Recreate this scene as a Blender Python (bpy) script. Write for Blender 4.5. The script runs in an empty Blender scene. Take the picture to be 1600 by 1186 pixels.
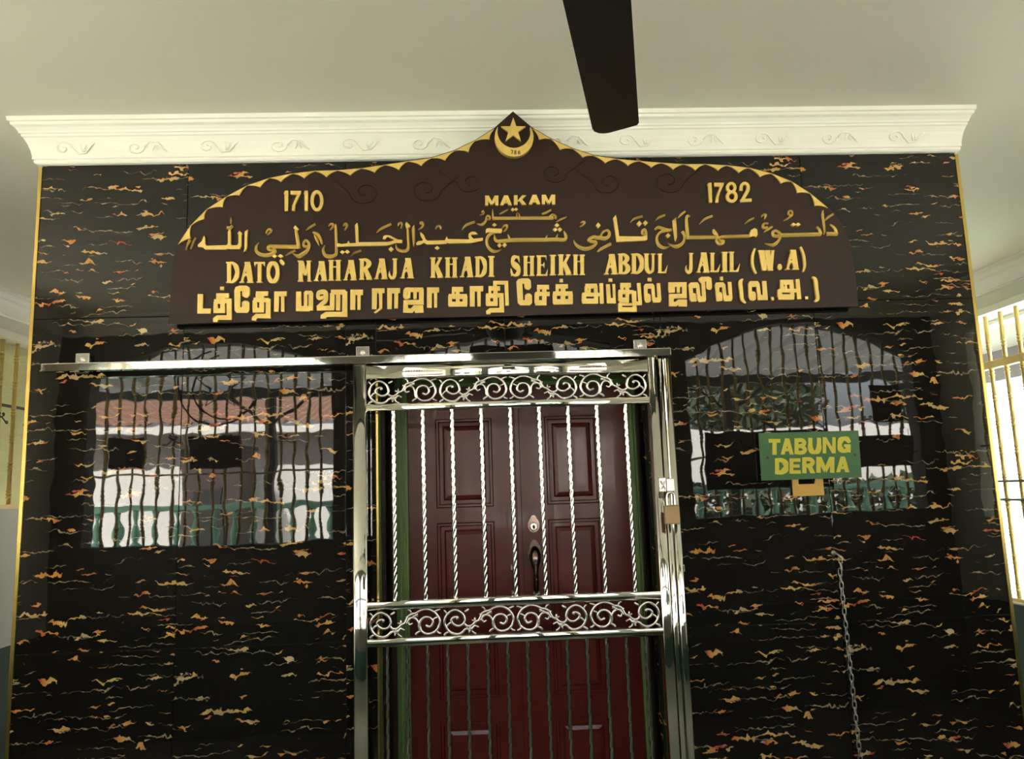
import bpy, bmesh, math, random
from mathutils import Vector, Matrix
random.seed(7)
scn = bpy.context.scene
C = scn.collection
PI = math.pi

# ------------------------------------------------------------------ camera
cam_d = bpy.data.cameras.new('camera'); cam = bpy.data.objects.new('camera', cam_d); C.objects.link(cam)
cam_d.sensor_fit = 'HORIZONTAL'; cam_d.sensor_width = 36.0; cam_d.lens = 27.0
cam_d.clip_start = 0.02; cam_d.clip_end = 300
_r = Vector((0.99873, -0.03849, -0.03258)); _u = Vector((0.02671, -0.14425, 0.98918)); _b = Vector((-0.04277, -0.98879, -0.14304))
M = Matrix((_r, _u, _b)).transposed().to_4x4(); M.translation = Vector((-0.1018, -2.862, 1.7126))
cam.matrix_world = M
scn.camera = cam

# ------------------------------------------------------------------ sky, sun, exposure
w = bpy.data.worlds.new('world'); scn.world = w; w.use_nodes = True
nt = w.node_tree; bg = nt.nodes['Background']
sky = nt.nodes.new('ShaderNodeTexSky'); sky.sky_type = 'NISHITA'; sky.sun_disc = False
sky.sun_elevation = math.radians(52); sky.sun_rotation = math.radians(-33)
sky.air_density = 1.0; sky.dust_density = 6.0; sky.ozone_density = 1.0
hsv = nt.nodes.new('ShaderNodeHueSaturation'); hsv.inputs['Saturation'].default_value = 0.35
nt.links.new(sky.outputs[0], hsv.inputs['Color']); nt.links.new(hsv.outputs[0], bg.inputs[0])
bg.inputs[1].default_value = 0.9
sd = bpy.data.lights.new('sun', 'SUN'); sun = bpy.data.objects.new('sun', sd); C.objects.link(sun)
sd.energy = 24.0; sd.angle = 0.01; sd.color = (1.0, 0.95, 0.86)
_dir = Vector((-0.38, 0.58, 0.95)).normalized()
sun.rotation_euler = _dir.to_track_quat('Z', 'Y').to_euler(); sun.location = (5, -8, 12)
def portal(loc, rot, sx, sy):
    l = bpy.data.lights.new('sky_portal', 'AREA'); l.shape = 'RECTANGLE'; l.size = sx; l.size_y = sy
    l.cycles.is_portal = True
    o = bpy.data.objects.new('sky_portal', l); C.objects.link(o); o.location = loc; o.rotation_euler = rot
for px, pw in ((-2.2, 1.9), (0.17, 2.1), (2.46, 1.84)):
    portal((px, -3.27, 2.15), (math.radians(90), 0, 0), pw, 1.6)
portal((-3.50, -1.7, 2.1), (math.radians(90), 0, math.radians(-90)), 2.0, 1.4)
portal((3.74, -1.7, 2.1), (math.radians(90), 0, math.radians(90)), 2.0, 1.4)
portal((3.74, 3.1, 1.85), (math.radians(90), 0, math.radians(90)), 3.0, 2.1)
scn.view_settings.view_transform = 'Standard'; scn.view_settings.look = 'None'
scn.view_settings.gamma = 1.0; scn.view_settings.use_curve_mapping = False
scn.view_settings.exposure = 1.05
try:
    scn.cycles.max_bounces = 12; scn.cycles.diffuse_bounces = 6; scn.cycles.glossy_bounces = 6
    scn.cycles.sample_clamp_indirect = 12.0
except Exception: pass

# ------------------------------------------------------------------ mesh helpers
def link(name, bm, mat, parent=None, smooth=False, kind=None):
    me = bpy.data.meshes.new(name); bm.normal_update()
    bmesh.ops.recalc_face_normals(bm, faces=bm.faces)
    bm.to_mesh(me); bm.free()
    if mat: me.materials.append(mat)
    if smooth:
        for p in me.polygons: p.use_smooth = True
    o = bpy.data.objects.new(name, me); C.objects.link(o)
    if parent: o.parent = parent
    if kind: o['kind'] = kind
    return o
def share(src, name, parent, loc=(0, 0, 0), rot=(0, 0, 0), scale=(1, 1, 1)):
    o = bpy.data.objects.new(name, src.data); C.objects.link(o); o.parent = parent
    o.location = loc; o.rotation_euler = rot; o.scale = scale
    return o
def tag(o, label=None, cat=None, group=None, kind=None):
    if label: o['label'] = label
    if cat: o['category'] = cat
    if group: o['group'] = group
    if kind: o['kind'] = kind
    return o
def empty(name, loc=(0, 0, 0), rot=(0, 0, 0)):
    o = bpy.data.objects.new(name, None); C.objects.link(o); o.location = loc; o.rotation_euler = rot
    o.empty_display_size = 0.05
    return o
def box(bm, x0, x1, y0, y1, z0, z1, bevel=0.0):
    vs = [bm.verts.new((x, y, z)) for x in (x0, x1) for y in (y0, y1) for z in (z0, z1)]
    fs = [(0,1,3,2),(4,6,7,5),(0,4,5,1),(2,3,7,6),(0,2,6,4),(1,5,7,3)]
    ff = [bm.faces.new([vs[i] for i in f]) for f in fs]
    if bevel > 0:
        es = list({e for f in ff for e in f.edges})
        bmesh.ops.bevel(bm, geom=es, offset=bevel, segments=2, affect='EDGES', profile=0.5)
def boxo(name, mat, parent, *a, bevel=0.0, **k):
    bm = bmesh.new(); box(bm, *a, bevel=bevel); return link(name, bm, mat, parent, **k)
def catmull(P, n):
    if len(P) < 3: return P
    out = []
    closed = (P[0][0]-P[-1][0])**2 + (P[0][1]-P[-1][1])**2 < 1e-10
    for i in range(len(P)-1):
        p0 = P[i-1] if i > 0 else (P[-2] if closed else P[0])
        p1, p2 = P[i], P[i+1]
        p3 = P[i+2] if i+2 < len(P) else (P[1] if closed else P[-1])
        for k in range(n):
            t = k/n
            out.append(tuple(0.5*((2*b)+(-a+c)*t+(2*a-5*b+4*c-d)*t*t+(-a+3*b-3*c+d)*t**3) for a, b, c, d in zip(p0, p1, p2, p3)))
    out.append(P[-1])
    return out
def ribbon(bm, pts, y0, y1, ridge=False):
    """flat raised stroke in the XZ plane: pts = (x, z, width); front at y0, back at y1"""
    n = len(pts); L = []; R = []
    for i in range(n):
        x, z, wd = pts[i]
        ds = []
        if i > 0: ds.append(Vector((x-pts[i-1][0], z-pts[i-1][1])))
        if i < n-1: ds.append(Vector((pts[i+1][0]-x, pts[i+1][1]-z)))
        if n > 2 and (i == 0 or i == n-1) and abs(pts[0][0]-pts[-1][0]) < 1e-6 and abs(pts[0][1]-pts[-1][1]) < 1e-6:
            ds = [Vector((pts[-1][0]-pts[-2][0], pts[-1][1]-pts[-2][1])), Vector((pts[1][0]-pts[0][0], pts[1][1]-pts[0][1]))]
        ds = [d.normalized() for d in ds if d.length > 1e-7] or [Vector((1, 0))]
        t = sum(ds, Vector((0, 0)))
        t = t.normalized() if t.length > 1e-6 else ds[0]
        nn = Vector((-t.y, t.x))
        c = abs(nn.dot(Vector((-ds[0].y, ds[0].x))))
        h = wd/2/max(c, 0.6)
        L.append((x+nn.x*h, z+nn.y*h)); R.append((x-nn.x*h, z-nn.y*h))
    ye = y0 + (y1-y0)*0.55 if ridge else y0
    lf = [bm.verts.new((a, ye, b)) for a, b in L]; rf = [bm.verts.new((a, ye, b)) for a, b in R]
    lb = [bm.verts.new((a, y1, b)) for a, b in L]; rb = [bm.verts.new((a, y1, b)) for a, b in R]
    if ridge: cf = [bm.verts.new((p[0], y0, p[1])) for p in pts]
    for i in range(n-1):
        if ridge:
            bm.faces.new((lf[i], lf[i+1], cf[i+1], cf[i])); bm.faces.new((cf[i], cf[i+1], rf[i+1], rf[i]))
        else:
            bm.faces.new((lf[i], lf[i+1], rf[i+1], rf[i]))
        bm.faces.new((lb[i], lb[i+1], lf[i+1], lf[i])); bm.faces.new((rf[i], rf[i+1], rb[i+1], rb[i]))
    for i in (0, n-1):
        bm.faces.new((lb[i], lf[i], cf[i], rf[i], rb[i]) if ridge else (lb[i], lf[i], rf[i], rb[i]))
def prism(bm, pts, y0, y1):
    f = [bm.verts.new((a, y0, b)) for a, b in pts]; bk = [bm.verts.new((a, y1, b)) for a, b in pts]
    n = len(pts)
    fc = bm.faces.new(f)
    for i in range(n): bm.faces.new((f[i], f[(i+1) % n], bk[(i+1) % n], bk[i]))
    bm.normal_update(); fc.normal_update()
    bmesh.ops.triangulate(bm, faces=[fc], ngon_method='EAR_CLIP')
def tube(bm, pts, r, n=8, caps=True, closed=False):
    pts = [Vector(p) for p in pts]; rs = r if isinstance(r, (list, tuple)) else [r]*len(pts)
    m = len(pts); rings = []; up = None
    for i, p in enumerate(pts):
        a = pts[(i-1) % m] if (i > 0 or closed) else p; b = pts[(i+1) % m] if (i < m-1 or closed) else p
        t = (b-a).normalized()
        if up is None:
            up = t.orthogonal().normalized()
        up = (up - t*up.dot(t)).normalized(); s = t.cross(up)
        rings.append([bm.verts.new(p + (up*math.cos(2*PI*k/n) + s*math.sin(2*PI*k/n))*rs[i]) for k in range(n)])
    for i in range(m if closed else m-1):
        A, B = rings[i], rings[(i+1) % m]
        for k in range(n): bm.faces.new((A[k], A[(k+1) % n], B[(k+1) % n], B[k]))
    if caps and not closed:
        bm.faces.new(rings[0][::-1]); bm.faces.new(rings[-1])
def lathe(bm, prof, n=10, axis='Z', off=(0, 0, 0)):
    rings = []
    for r, h in prof:
        ring = []
        for k in range(n):
            a = 2*PI*k/n
            v = (r*math.cos(a), r*math.sin(a), h) if axis == 'Z' else (r*math.cos(a), h, r*math.sin(a))
            ring.append(bm.verts.new((v[0]+off[0], v[1]+off[1], v[2]+off[2])))
        rings.append(ring)
    for A, B in zip(rings, rings[1:]):
        for k in range(n): bm.faces.new((A[k], A[(k+1) % n], B[(k+1) % n], B[k]))
    bm.faces.new(rings[0][::-1]); bm.faces.new(rings[-1])

# ------------------------------------------------------------------ materials
def mat(name, col, rough=0.5, metal=0.0, spec=0.5, coat=0.0, bump=0.0, bscale=50.0, var=0.0, vscale=6.0, ior=1.5):
    m = bpy.data.materials.new(name); m.use_nodes = True; nt = m.node_tree; N = nt.nodes; Lk = nt.links
    b = N['Principled BSDF']; b.inputs['Base Color'].default_value = (*col, 1); b.inputs['Roughness'].default_value = rough
    b.inputs['Metallic'].default_value = metal; b.inputs['Coat Weight'].default_value = coat; b.inputs['Coat Roughness'].default_value = 0.05
    b.inputs['IOR'].default_value = ior; b.inputs['Specular IOR Level'].default_value = spec
    tc = N.new('ShaderNodeTexCoord')
    if var > 0:
        n = N.new('ShaderNodeTexNoise'); n.inputs['Scale'].default_value = vscale; n.inputs['Detail'].default_value = 4
        Lk.new(tc.outputs['Object'], n.inputs['Vector'])
        mx = N.new('ShaderNodeMix'); mx.data_type = 'RGBA'
        mx.inputs[6].default_value = (*[c*(1-var) for c in col], 1); mx.inputs[7].default_value = (*[min(1, c*(1+var)) for c in col], 1)
        Lk.new(n.outputs[0], mx.inputs[0]); Lk.new(mx.outputs[2], b.inputs['Base Color'])
    if bump > 0:
        n2 = N.new('ShaderNodeTexNoise'); n2.inputs['Scale'].default_value = bscale; n2.inputs['Detail'].default_value = 3
        Lk.new(tc.outputs['Object'], n2.inputs['Vector'])
        bp = N.new('ShaderNodeBump'); bp.inputs['Distance'].default_value = bump; bp.inputs['Strength'].default_value = 1.0
        Lk.new(n2.outputs[0], bp.inputs['Height']); Lk.new(bp.outputs[0], b.inputs['Normal'])
    return m

def marble(name, seed):
    """black printed porcelain with short horizontal gold, cream and red squiggles"""
    m = bpy.data.materials.new(name); m.use_nodes = True; nt = m.node_tree; N = nt.nodes; Lk = nt.links
    b = N['Principled BSDF']
    tc = N.new('ShaderNodeTexCoord'); sep = N.new('ShaderNodeSeparateXYZ'); Lk.new(tc.outputs['Object'], sep.inputs[0])
    X, Z = sep.outputs[0], sep.outputs[2]
    def ma(op, a, b_=None, c=None, clamp=False):
        n = N.new('ShaderNodeMath'); n.operation = op; n.use_clamp = clamp
        for i, v in enumerate((a, b_, c)):
            if v is None: continue
            if isinstance(v, (int, float)): n.inputs[i].default_value = v
            else: Lk.new(v, n.inputs[i])
        return n.outputs[0]
    def vec(x, y, z):
        n = N.new('ShaderNodeCombineXYZ')
        for i, v in enumerate((x, y, z)):
            if isinstance(v, (int, float)): n.inputs[i].default_value = v
            else: Lk.new(v, n.inputs[i])
        return n.outputs[0]
    def noise(v, sc, det=2.0):
        n = N.new('ShaderNodeTexNoise'); n.inputs['Scale'].default_value = sc; n.inputs['Detail'].default_value = det
        Lk.new(v, n.inputs['Vector']); return n.outputs[0]
    def ramp(v, stops):
        r = N.new('ShaderNodeValToRGB'); e = r.color_ramp.elements
        e[0].position, e[0].color = stops[0][0], (*stops[0][1], 1); e[1].position, e[1].color = stops[-1][0], (*stops[-1][1], 1)
        for p, c in stops[1:-1]:
            q = e.new(p); q.color = (*c, 1)
        Lk.new(v, r.inputs[0]); return r.outputs[0]
    base = (0.0075, 0.0062, 0.0050)
    col = None
    layers = [(0.0400, 0.0088, 0.572, 9.0, 0.0), (0.0530, 0.0080, 0.588, 12.0, 40.0), (0.0330, 0.0028, 0.525, 6.0, 80.0)]
    for P_, thick, thr, xs, sd_ in layers:
        s = seed*17.3 + sd_
        wob = noise(vec(ma('MULTIPLY', X, 5.0), s, ma('MULTIPLY', Z, 14.0)), 1.0, 2.0)
        wob2 = noise(vec(ma('MULTIPLY', X, 36.0), s+3, ma('MULTIPLY', Z, 17.0)), 1.0, 3.0)
        z2 = ma('ADD', Z, ma('ADD', ma('MULTIPLY', ma('SUBTRACT', wob, 0.5), 0.055), ma('MULTIPLY', ma('SUBTRACT', wob2, 0.5), 0.038)))
        zz = ma('ADD', ma('DIVIDE', z2, P_), 50.0)
        row = ma('FLOOR', zz); fr = ma('SUBTRACT', ma('FRACT', zz), 0.5)
        wn = N.new('ShaderNodeTexWhiteNoise'); wn.noise_dimensions = '2D'; Lk.new(vec(row, s, 0.0), wn.inputs[0])
        off = ma('MULTIPLY', ma('SUBTRACT', wn.outputs[0], 0.5), 0.5)
        d = ma('MULTIPLY', ma('ABSOLUTE', ma('SUBTRACT', fr, off)), P_)
        rx = ma('MULTIPLY', row, 7.31)
        seg = noise(vec(ma('ADD', ma('MULTIPLY', X, xs), rx), row, s), 1.0, 1.0)
        blob = noise(vec(ma('MULTIPLY', X, 55.0), ma('MULTIPLY', Z, 60.0), s+9), 1.0, 2.0)
        ww = ma('MULTIPLY', ma('MAXIMUM', ma('SUBTRACT', seg, thr), 0.0), thick*7)
        ww = ma('MINIMUM', ww, thick*0.55)
        ww = ma('MULTIPLY', ww, ma('ADD', ma('MULTIPLY', ma('POWER', blob, 3.5), 9.0), 0.10))
        mr = N.new('ShaderNodeMapRange'); mr.interpolation_type = 'SMOOTHSTEP'
        Lk.new(ma('SUBTRACT', ww, d), mr.inputs[0]); mr.inputs[1].default_value = -0.0003; mr.inputs[2].default_value = 0.0006
        mask = ma('MULTIPLY', mr.outputs[0], ma('GREATER_THAN', ww, 0.0002))
        hue = noise(vec(ma('ADD', ma('MULTIPLY', X, 11.0), rx), ma('MULTIPLY', row, 3.3), s+5), 1.0, 1.0)
        if thick > 0.005:
            c = ramp(hue, [(0.30, (0.34, 0.26, 0.15)), (0.45, (0.50, 0.31, 0.10)), (0.57, (0.46, 0.19, 0.055)), (0.66, (0.34, 0.045, 0.025)), (0.72, (0.46, 0.34, 0.18))])
        else:
            c = ramp(hue, [(0.3, (0.13, 0.11, 0.08)), (0.6, (0.25, 0.19, 0.11))])
        mx = N.new('ShaderNodeMix'); mx.data_type = 'RGBA'; Lk.new(mask, mx.inputs[0]); Lk.new(c, mx.inputs[7])
        if col is None: mx.inputs[6].default_value = (*base, 1)
        else: Lk.new(col, mx.inputs[6])
        col = mx.outputs[2]
    Lk.new(col, b.inputs['Base Color'])
    b.inputs['Roughness'].default_value = 0.015; b.inputs['IOR'].default_value = 1.56
    wv = noise(vec(ma('MULTIPLY', X, 1.0), seed, ma('MULTIPLY', Z, 1.0)), 9.0, 1.0)
    bp = N.new('ShaderNodeBump'); bp.inputs['Distance'].default_value = 0.00032; bp.inputs['Strength'].default_value = 1.0
    Lk.new(wv, bp.inputs['Height']); Lk.new(bp.outputs[0], b.inputs['Normal'])
    return m

MB = [marble('black_marble_one', 1.0), marble('black_marble_two', 2.0)]
m_grout = mat('grout', (0.03, 0.028, 0.024), 0.8)
m_ceil = mat('ceiling_paint', (0.78, 0.755, 0.65), 0.75, var=0.03, vscale=1.2)
m_corn = mat('cornice_plaster', (0.86, 0.85, 0.76), 0.55)
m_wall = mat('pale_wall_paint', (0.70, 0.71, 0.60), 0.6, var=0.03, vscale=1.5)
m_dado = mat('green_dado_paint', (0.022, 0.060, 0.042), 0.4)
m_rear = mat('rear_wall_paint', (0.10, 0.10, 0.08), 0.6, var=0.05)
m_gold = mat('gold_trim_metal', (0.72, 0.52, 0.16), 0.22, metal=1.0)
m_goldp = mat('gold_painted_iron', (0.72, 0.54, 0.20), 0.35, metal=0.3, var=0.1, vscale=20)
m_leaf = mat('gilt_paint', (0.72, 0.50, 0.13), 0.38, metal=0.25, var=0.16, vscale=45, bump=0.0004, bscale=140)
m_board = mat('brown_lacquered_board', (0.026, 0.0108, 0.0050), 0.42, spec=0.25, var=0.18, vscale=3, bump=0.0006, bscale=30)
m_ink = mat('dark_engraving', (0.03, 0.015, 0.01), 0.6)
m_chrome = mat('polished_steel', (0.82, 0.80, 0.74), 0.05, metal=1.0, bump=0.00015, bscale=18)
m_chrome2 = mat('twisted_steel', (0.84, 0.82, 0.76), 0.15, metal=1.0)
m_cast = mat('cast_steel', (0.78, 0.73, 0.68), 0.26, metal=1.0, bump=0.0006, bscale=160)
m_wood = mat('red_lacquered_door', (0.105, 0.0155, 0.0105), 0.27, spec=0.35, coat=0.12, var=0.25, vscale=9, bump=0.0003, bscale=120)
m_green = mat('green_door_frame', (0.13, 0.22, 0.055), 0.4, var=0.1)
m_bronze = mat('dark_bronze', (0.24, 0.17, 0.15), 0.16, metal=1.0)
m_brass = mat('padlock_brass', (0.36, 0.24, 0.13), 0.42, metal=0.7)
m_steel = mat('steel_link', (0.50, 0.47, 0.41), 0.35, metal=1.0)
m_fan = mat('fan_blade_black', (0.010, 0.009, 0.008), 0.35)
m_notice = mat('notice_green', (0.040, 0.135, 0.035), 0.35, var=0.06)
m_nyel = mat('notice_yellow', (0.62, 0.55, 0.04), 0.4)
m_ypl = mat('yellow_plate', (0.62, 0.36, 0.07), 0.45, var=0.1, vscale=25)
m_floor = mat('floor_tile', (0.13, 0.145, 0.12), 0.25, var=0.05)
m_ground = mat('concrete_ground', (0.50, 0.48, 0.43), 0.9, var=0.1, vscale=1)
m_roof = mat('terracotta_roof', (0.30, 0.17, 0.11), 0.8, var=0.2)
m_white = mat('white_render', (0.74, 0.73, 0.68), 0.8)
m_mint = mat('mint_paint', (0.30, 0.62, 0.46), 0.5)
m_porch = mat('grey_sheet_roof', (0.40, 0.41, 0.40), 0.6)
def translucent(m, wgt, col):
    nt = m.node_tree; N = nt.nodes; b = N['Principled BSDF']; o = N['Material Output']
    tr = N.new('ShaderNodeBsdfTranslucent'); tr.inputs[0].default_value = (*col, 1)
    mx = N.new('ShaderNodeMixShader'); mx.inputs[0].default_value = wgt
    nt.links.new(b.outputs[0], mx.inputs[1]); nt.links.new(tr.outputs[0], mx.inputs[2]); nt.links.new(mx.outputs[0], o.inputs[0])
translucent(m_porch, 0.15, (0.5, 0.5, 0.47))
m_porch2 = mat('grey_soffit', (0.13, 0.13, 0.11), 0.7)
m_house = mat('shaded_house_wall', (0.30, 0.285, 0.27), 0.8)  # white house wall with its shade put into a grey base colour
m_dark = mat('dark_painted_steel', (0.03, 0.03, 0.028), 0.5)
m_mesh = mat('pale_ribbed_panel', (0.72, 0.72, 0.62), 0.6)
translucent(m_mesh, 0.45, (0.75, 0.75, 0.62))
m_shed = mat('brown_shed_paint', (0.07, 0.05, 0.045), 0.7)
m_bark = mat('bark', (0.10, 0.07, 0.045), 0.9)
m_leafy = mat('foliage', (0.045, 0.062, 0.028), 0.7, var=0.4, vscale=3)
m_board2 = mat('hanging_board', (0.02, 0.018, 0.016), 0.6)

# ------------------------------------------------------------------ the setting
XL, XR = -3.33, 3.57
ZC = 3.16
YB, YF = -3.10, 5.2
BX0, BX1 = -1.752, 1.838
OX0, OX1, OZ = -0.487, 0.575, 2.205
tag(boxo('floor', m_floor, None, XL-0.2, XR+0.2, YB-0.2, YF+0.2, -0.1, 0.0), kind='structure')
tag(boxo('ceiling', m_ceil, None, XL-0.2, XR+0.2, YB-0.2, YF+0.2, ZC, ZC+0.12), kind='structure')

# block faced with black marble tiles
bm = bmesh.new()
box(bm, BX0+0.012, OX0-0.012, 0.014, 5.0, 0, ZC)
box(bm, OX1+0.012, BX1-0.012, 0.014, 5.0, 0, ZC)
box(bm, OX0-0.012, OX1+0.012, 0.014, 5.0, OZ+0.012, ZC)
box(bm, OX0-0.012, OX1+0.012, 0.42, 5.0, 0, OZ+0.012)
wf = tag(link('wall_front', bm, m_grout), kind='structure')
cols = [BX0, -1.2, -0.6, 0.0, 0.6, 1.2, BX1]
rows = [0.0, 1.2, 2.4, 3.0]
g = 0.0011
k = 0
def tile(x0, x1, z0, z1, k):
    bm = bmesh.new(); box(bm, g, x1-x0-g, 0.0, 0.012, g, z1-z0-g, bevel=0.0008)
    o = link('tile', bm, MB[k % 2], wf); o.location = (x0, 0, z0)
for ci in range(6):
    for ri in range(3):
        x0, x1, z0, z1 = cols[ci], cols[ci+1], rows[ri], rows[ri+1]
        kk = (ci + ri + (1 if ci in (3,) else 0))
        if ri < 2:
            if ci == 2:
                tile(x0, OX0, z0, z1, kk)
                if ri == 1: tile(OX0, x1, OZ, z1, kk)
                continue
            if ci == 3:
                tile(OX1, x1, z0, z1, kk)
                if ri == 1: tile(x0, OX1, OZ, z1, kk)
                continue
        tile(x0, x1, z0, z1, kk)
for ri, (z0, z1) in enumerate(((0, 1.2), (1.2, OZ))):       # reveal tiles of the doorway
    for xx, s in ((OX0, -1), (OX1, 1)):
        bm = bmesh.new(); box(bm, 0.002, 0.34, 0.0, 0.010, 0.001, z1-z0-0.001, bevel=0.0006)
        o = link('tile', bm, MB[ri], wf); o.rotation_euler = (0, 0, PI/2)
        o.location = (xx if s < 0 else xx+0.010, 0.0, z0)
bm = bmesh.new(); box(bm, 0, OX1-OX0, 0.004, 0.34, 0, 0.010); o = link('tile', bm, MB[0], wf); o.location = (OX0, 0, OZ)
for s, x in ((-1, BX0-0.004), (1, BX1+0.004)):                # side faces of the block
    for j in range(4):
        for ri in range(3):
            bm = bmesh.new(); box(bm, g, 1.2-g, 0, 0.012, g, rows[ri+1]-rows[ri]-g)
            o = link('tile', bm, MB[(j+ri) % 2], wf); o.rotation_euler = (0, 0, PI/2); o.location = (x+(0.014 if s < 0 else 0.0)-(0 if s < 0 else 0.002), 0.014+1.2*j, rows[ri])

def trim(n, x0, x1, y0, y1, z0, z1, m=m_gold, bevel=0.002):
    return tag(boxo('trim_%d' % n, m, None, x0, x1, y0, y1, z0, z1, bevel=bevel), kind='structure')
trim(1, BX0-0.012, BX0+0.002, -0.004, 0.012, 0, 2.995)
trim(2, BX1-0.002, BX1+0.012, -0.004, 0.012, 0, 2.995)
trim(3, OX0-0.003, OX0+0.007, -0.004, 0.008, 0, OZ)
trim(4, OX1-0.007, OX1+0.003, -0.004, 0.008, 0, OZ)

# moulded cornice with low relief scrolls, returned around both corners
PROF = [(0, 0), (0.010, 0.001), (0.016, 0.004), (0.020, 0.010), (0.018, 0.016), (0.024, 0.019), (0.024, 0.024),
        (0.024, 0.030), (0.028, 0.050), (0.036, 0.074), (0.047, 0.094), (0.052, 0.097), (0.053, 0.105), (0.058, 0.107),
        (0.060, 0.114), (0.068, 0.126), (0.078, 0.132), (0.080, 0.138), (0.080, 0.142), (0.087, 0.144), (0.090, 0.160)]
def cornice(name, path, prof=PROF, scale=1.0, z0=3.0):
    """path: list of (x, y, ox, oy): corner and the outward offset direction at that corner"""
    bm = bmesh.new(); rings = []
    for x, y, ox, oy in path:
        rings.append([bm.verts.new((x+ox*d*scale, y+oy*d*scale, z0+h*scale)) for d, h in prof] + [bm.verts.new((x, y, z0+prof[-1][1]*scale))])
    for A, B in zip(rings, rings[1:]):
        for i in range(len(A)-1): bm.faces.new((A[i], A[i+1], B[i+1], B[i]))
    bm.faces.new(rings[0]); bm.faces.new(rings[-1])
    o = link(name, bm, m_corn); tag(o, kind='structure'); return o
co = cornice('trim_5', [(BX0-0.002, 5.0, -1, 0), (BX0-0.002, -0.002, -1, -1), (BX1+0.002, -0.002, 0.55, -1), (BX1+0.002, 5.0, 0.55, 0)])
bm = bmesh.new()
sp = [(0.034*math.cos(a)*(1-a/9.5), 0.0, 0.026*math.sin(a)*(1-a/9.5)) for a in [i*0.55 for i in range(15)]]
tube(bm, sp, [0.0035]*len(sp), 6)
tube(bm, [(0.034, 0, 0), (0.055, 0.001, -0.022), (0.085, 0.0, -0.018), (0.105, -0.001, 0.006), (0.12, 0, 0.018)], [0.0032, 0.0035, 0.004, 0.004, 0.0015], 6)
for a in (0.4, 1.1, 1.9):
    tube(bm, [(0.075, 0, -0.014), (0.075+0.03*math.cos(a), -0.002, -0.014+0.03*math.sin(a))], [0.005, 0.001], 6)
rel0 = link('relief_scroll', bm, m_corn, co, smooth=True)
tilt = math.radians(14)
for i in range(13):
    x = -1.66 + i*0.27
    if i == 0: o = rel0
    else: o = share(rel0, 'relief_scroll', co)
    o.location = (x, -0.0345, 3.056); o.rotation_euler = (tilt, 0, 0)
    if i % 2: o.scale = (1, 1, -1)

# outer corridor walls
bm = bmesh.new()
def wallx(bm, x0, x1, holes, z0=0.0, z1=ZC, y0=YB-0.15, y1=YF):
    ys = y0
    for (a, b, c, d) in holes:
        box(bm, x0, x1, ys, a, z0, z1); box(bm, x0, x1, a, b, z0, c); box(bm, x0, x1, a, b, d, z1); ys = b
    box(bm, x0, x1, ys, y1, z0, z1)
wallx(bm, XL-0.16, XL, [(-2.7, -0.7, 1.40, 2.78), (1.55, 4.4, 1.70, 2.875)]); tag(link('wall_left', bm, m_wall), kind='structure')
bm = bmesh.new()
wallx(bm, XR, XR+0.16, [(-2.7, -0.7, 1.40, 2.78), (1.60, 4.6, 0.83, 2.875)]); tag(link('wall_right', bm, m_wall), kind='structure')
bm = bmesh.new(); xs_ = XL
for a_, b_ in ((-3.0, -2.3), (2.4, 2.9)):  # unseen openings added to let daylight into both side corridors
    box(bm, xs_, a_, YF, YF+0.15, 0, ZC); box(bm, a_, b_, YF, YF+0.15, 0, 1.0); box(bm, a_, b_, YF, YF+0.15, 2.8, ZC); xs_ = b_
box(bm, xs_, XR, YF, YF+0.15, 0, ZC)
tag(link('wall_rear', bm, m_wall), kind='structure')
tag(boxo('baseboard_back', m_dado, None, XL, XR, YB-0.002, YB+0.008, 0, 0.8), kind='structure')
tag(boxo('baseboard_left', m_dado, None, XL-0.002, XL+0.008, YB, YF, 0, 0.785), kind='structure')
tag(boxo('baseboard_right', m_dado, None, XR-0.008, XR+0.002, YB, YF, 0, 0.82), kind='structure')
cornice('trim_6', [(XL-0.002, YB, 1, 0), (XL-0.002, YF, 1, 0)])
cornice('trim_7', [(XR+0.002, YB, -1, 0), (XR+0.002, YF, -1, 0)])
trim(8, XL-0.155, XL+0.015, 1.50, 4.45, 2.862, 2.91, m=m_corn)
trim(9, XR-0.015, XR+0.155, 1.55, 4.65, 2.862, 2.91, m=m_corn)

# wall behind the camera with three segmental arched openings
ARCH = [(-3.09, -1.24, 1.38, 2.70, 2.93), (-0.89, 1.23, 1.40, 2.66, 2.92), (1.54, 3.38, 1.46, 2.68, 2.97)]
def arc(a, n=14):
    x0, x1, zs, zt, zp = a
    return [(x0+(x1-x0)*i/n, zt+(zp-zt)*(1-(2*i/n-1)**2)) for i in range(n+1)]
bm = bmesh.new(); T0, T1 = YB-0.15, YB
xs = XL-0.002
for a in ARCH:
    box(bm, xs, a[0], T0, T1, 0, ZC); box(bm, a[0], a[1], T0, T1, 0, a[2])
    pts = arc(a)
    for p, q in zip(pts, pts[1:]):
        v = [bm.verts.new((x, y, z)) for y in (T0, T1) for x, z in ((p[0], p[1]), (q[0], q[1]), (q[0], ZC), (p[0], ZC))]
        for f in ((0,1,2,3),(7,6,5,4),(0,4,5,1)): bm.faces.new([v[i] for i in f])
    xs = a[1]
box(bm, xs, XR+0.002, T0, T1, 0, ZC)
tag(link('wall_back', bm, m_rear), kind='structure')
cornice('trim_10', [(XL, YB+0.002, 0, 1), (XR, YB+0.002, 0, 1)])

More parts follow.
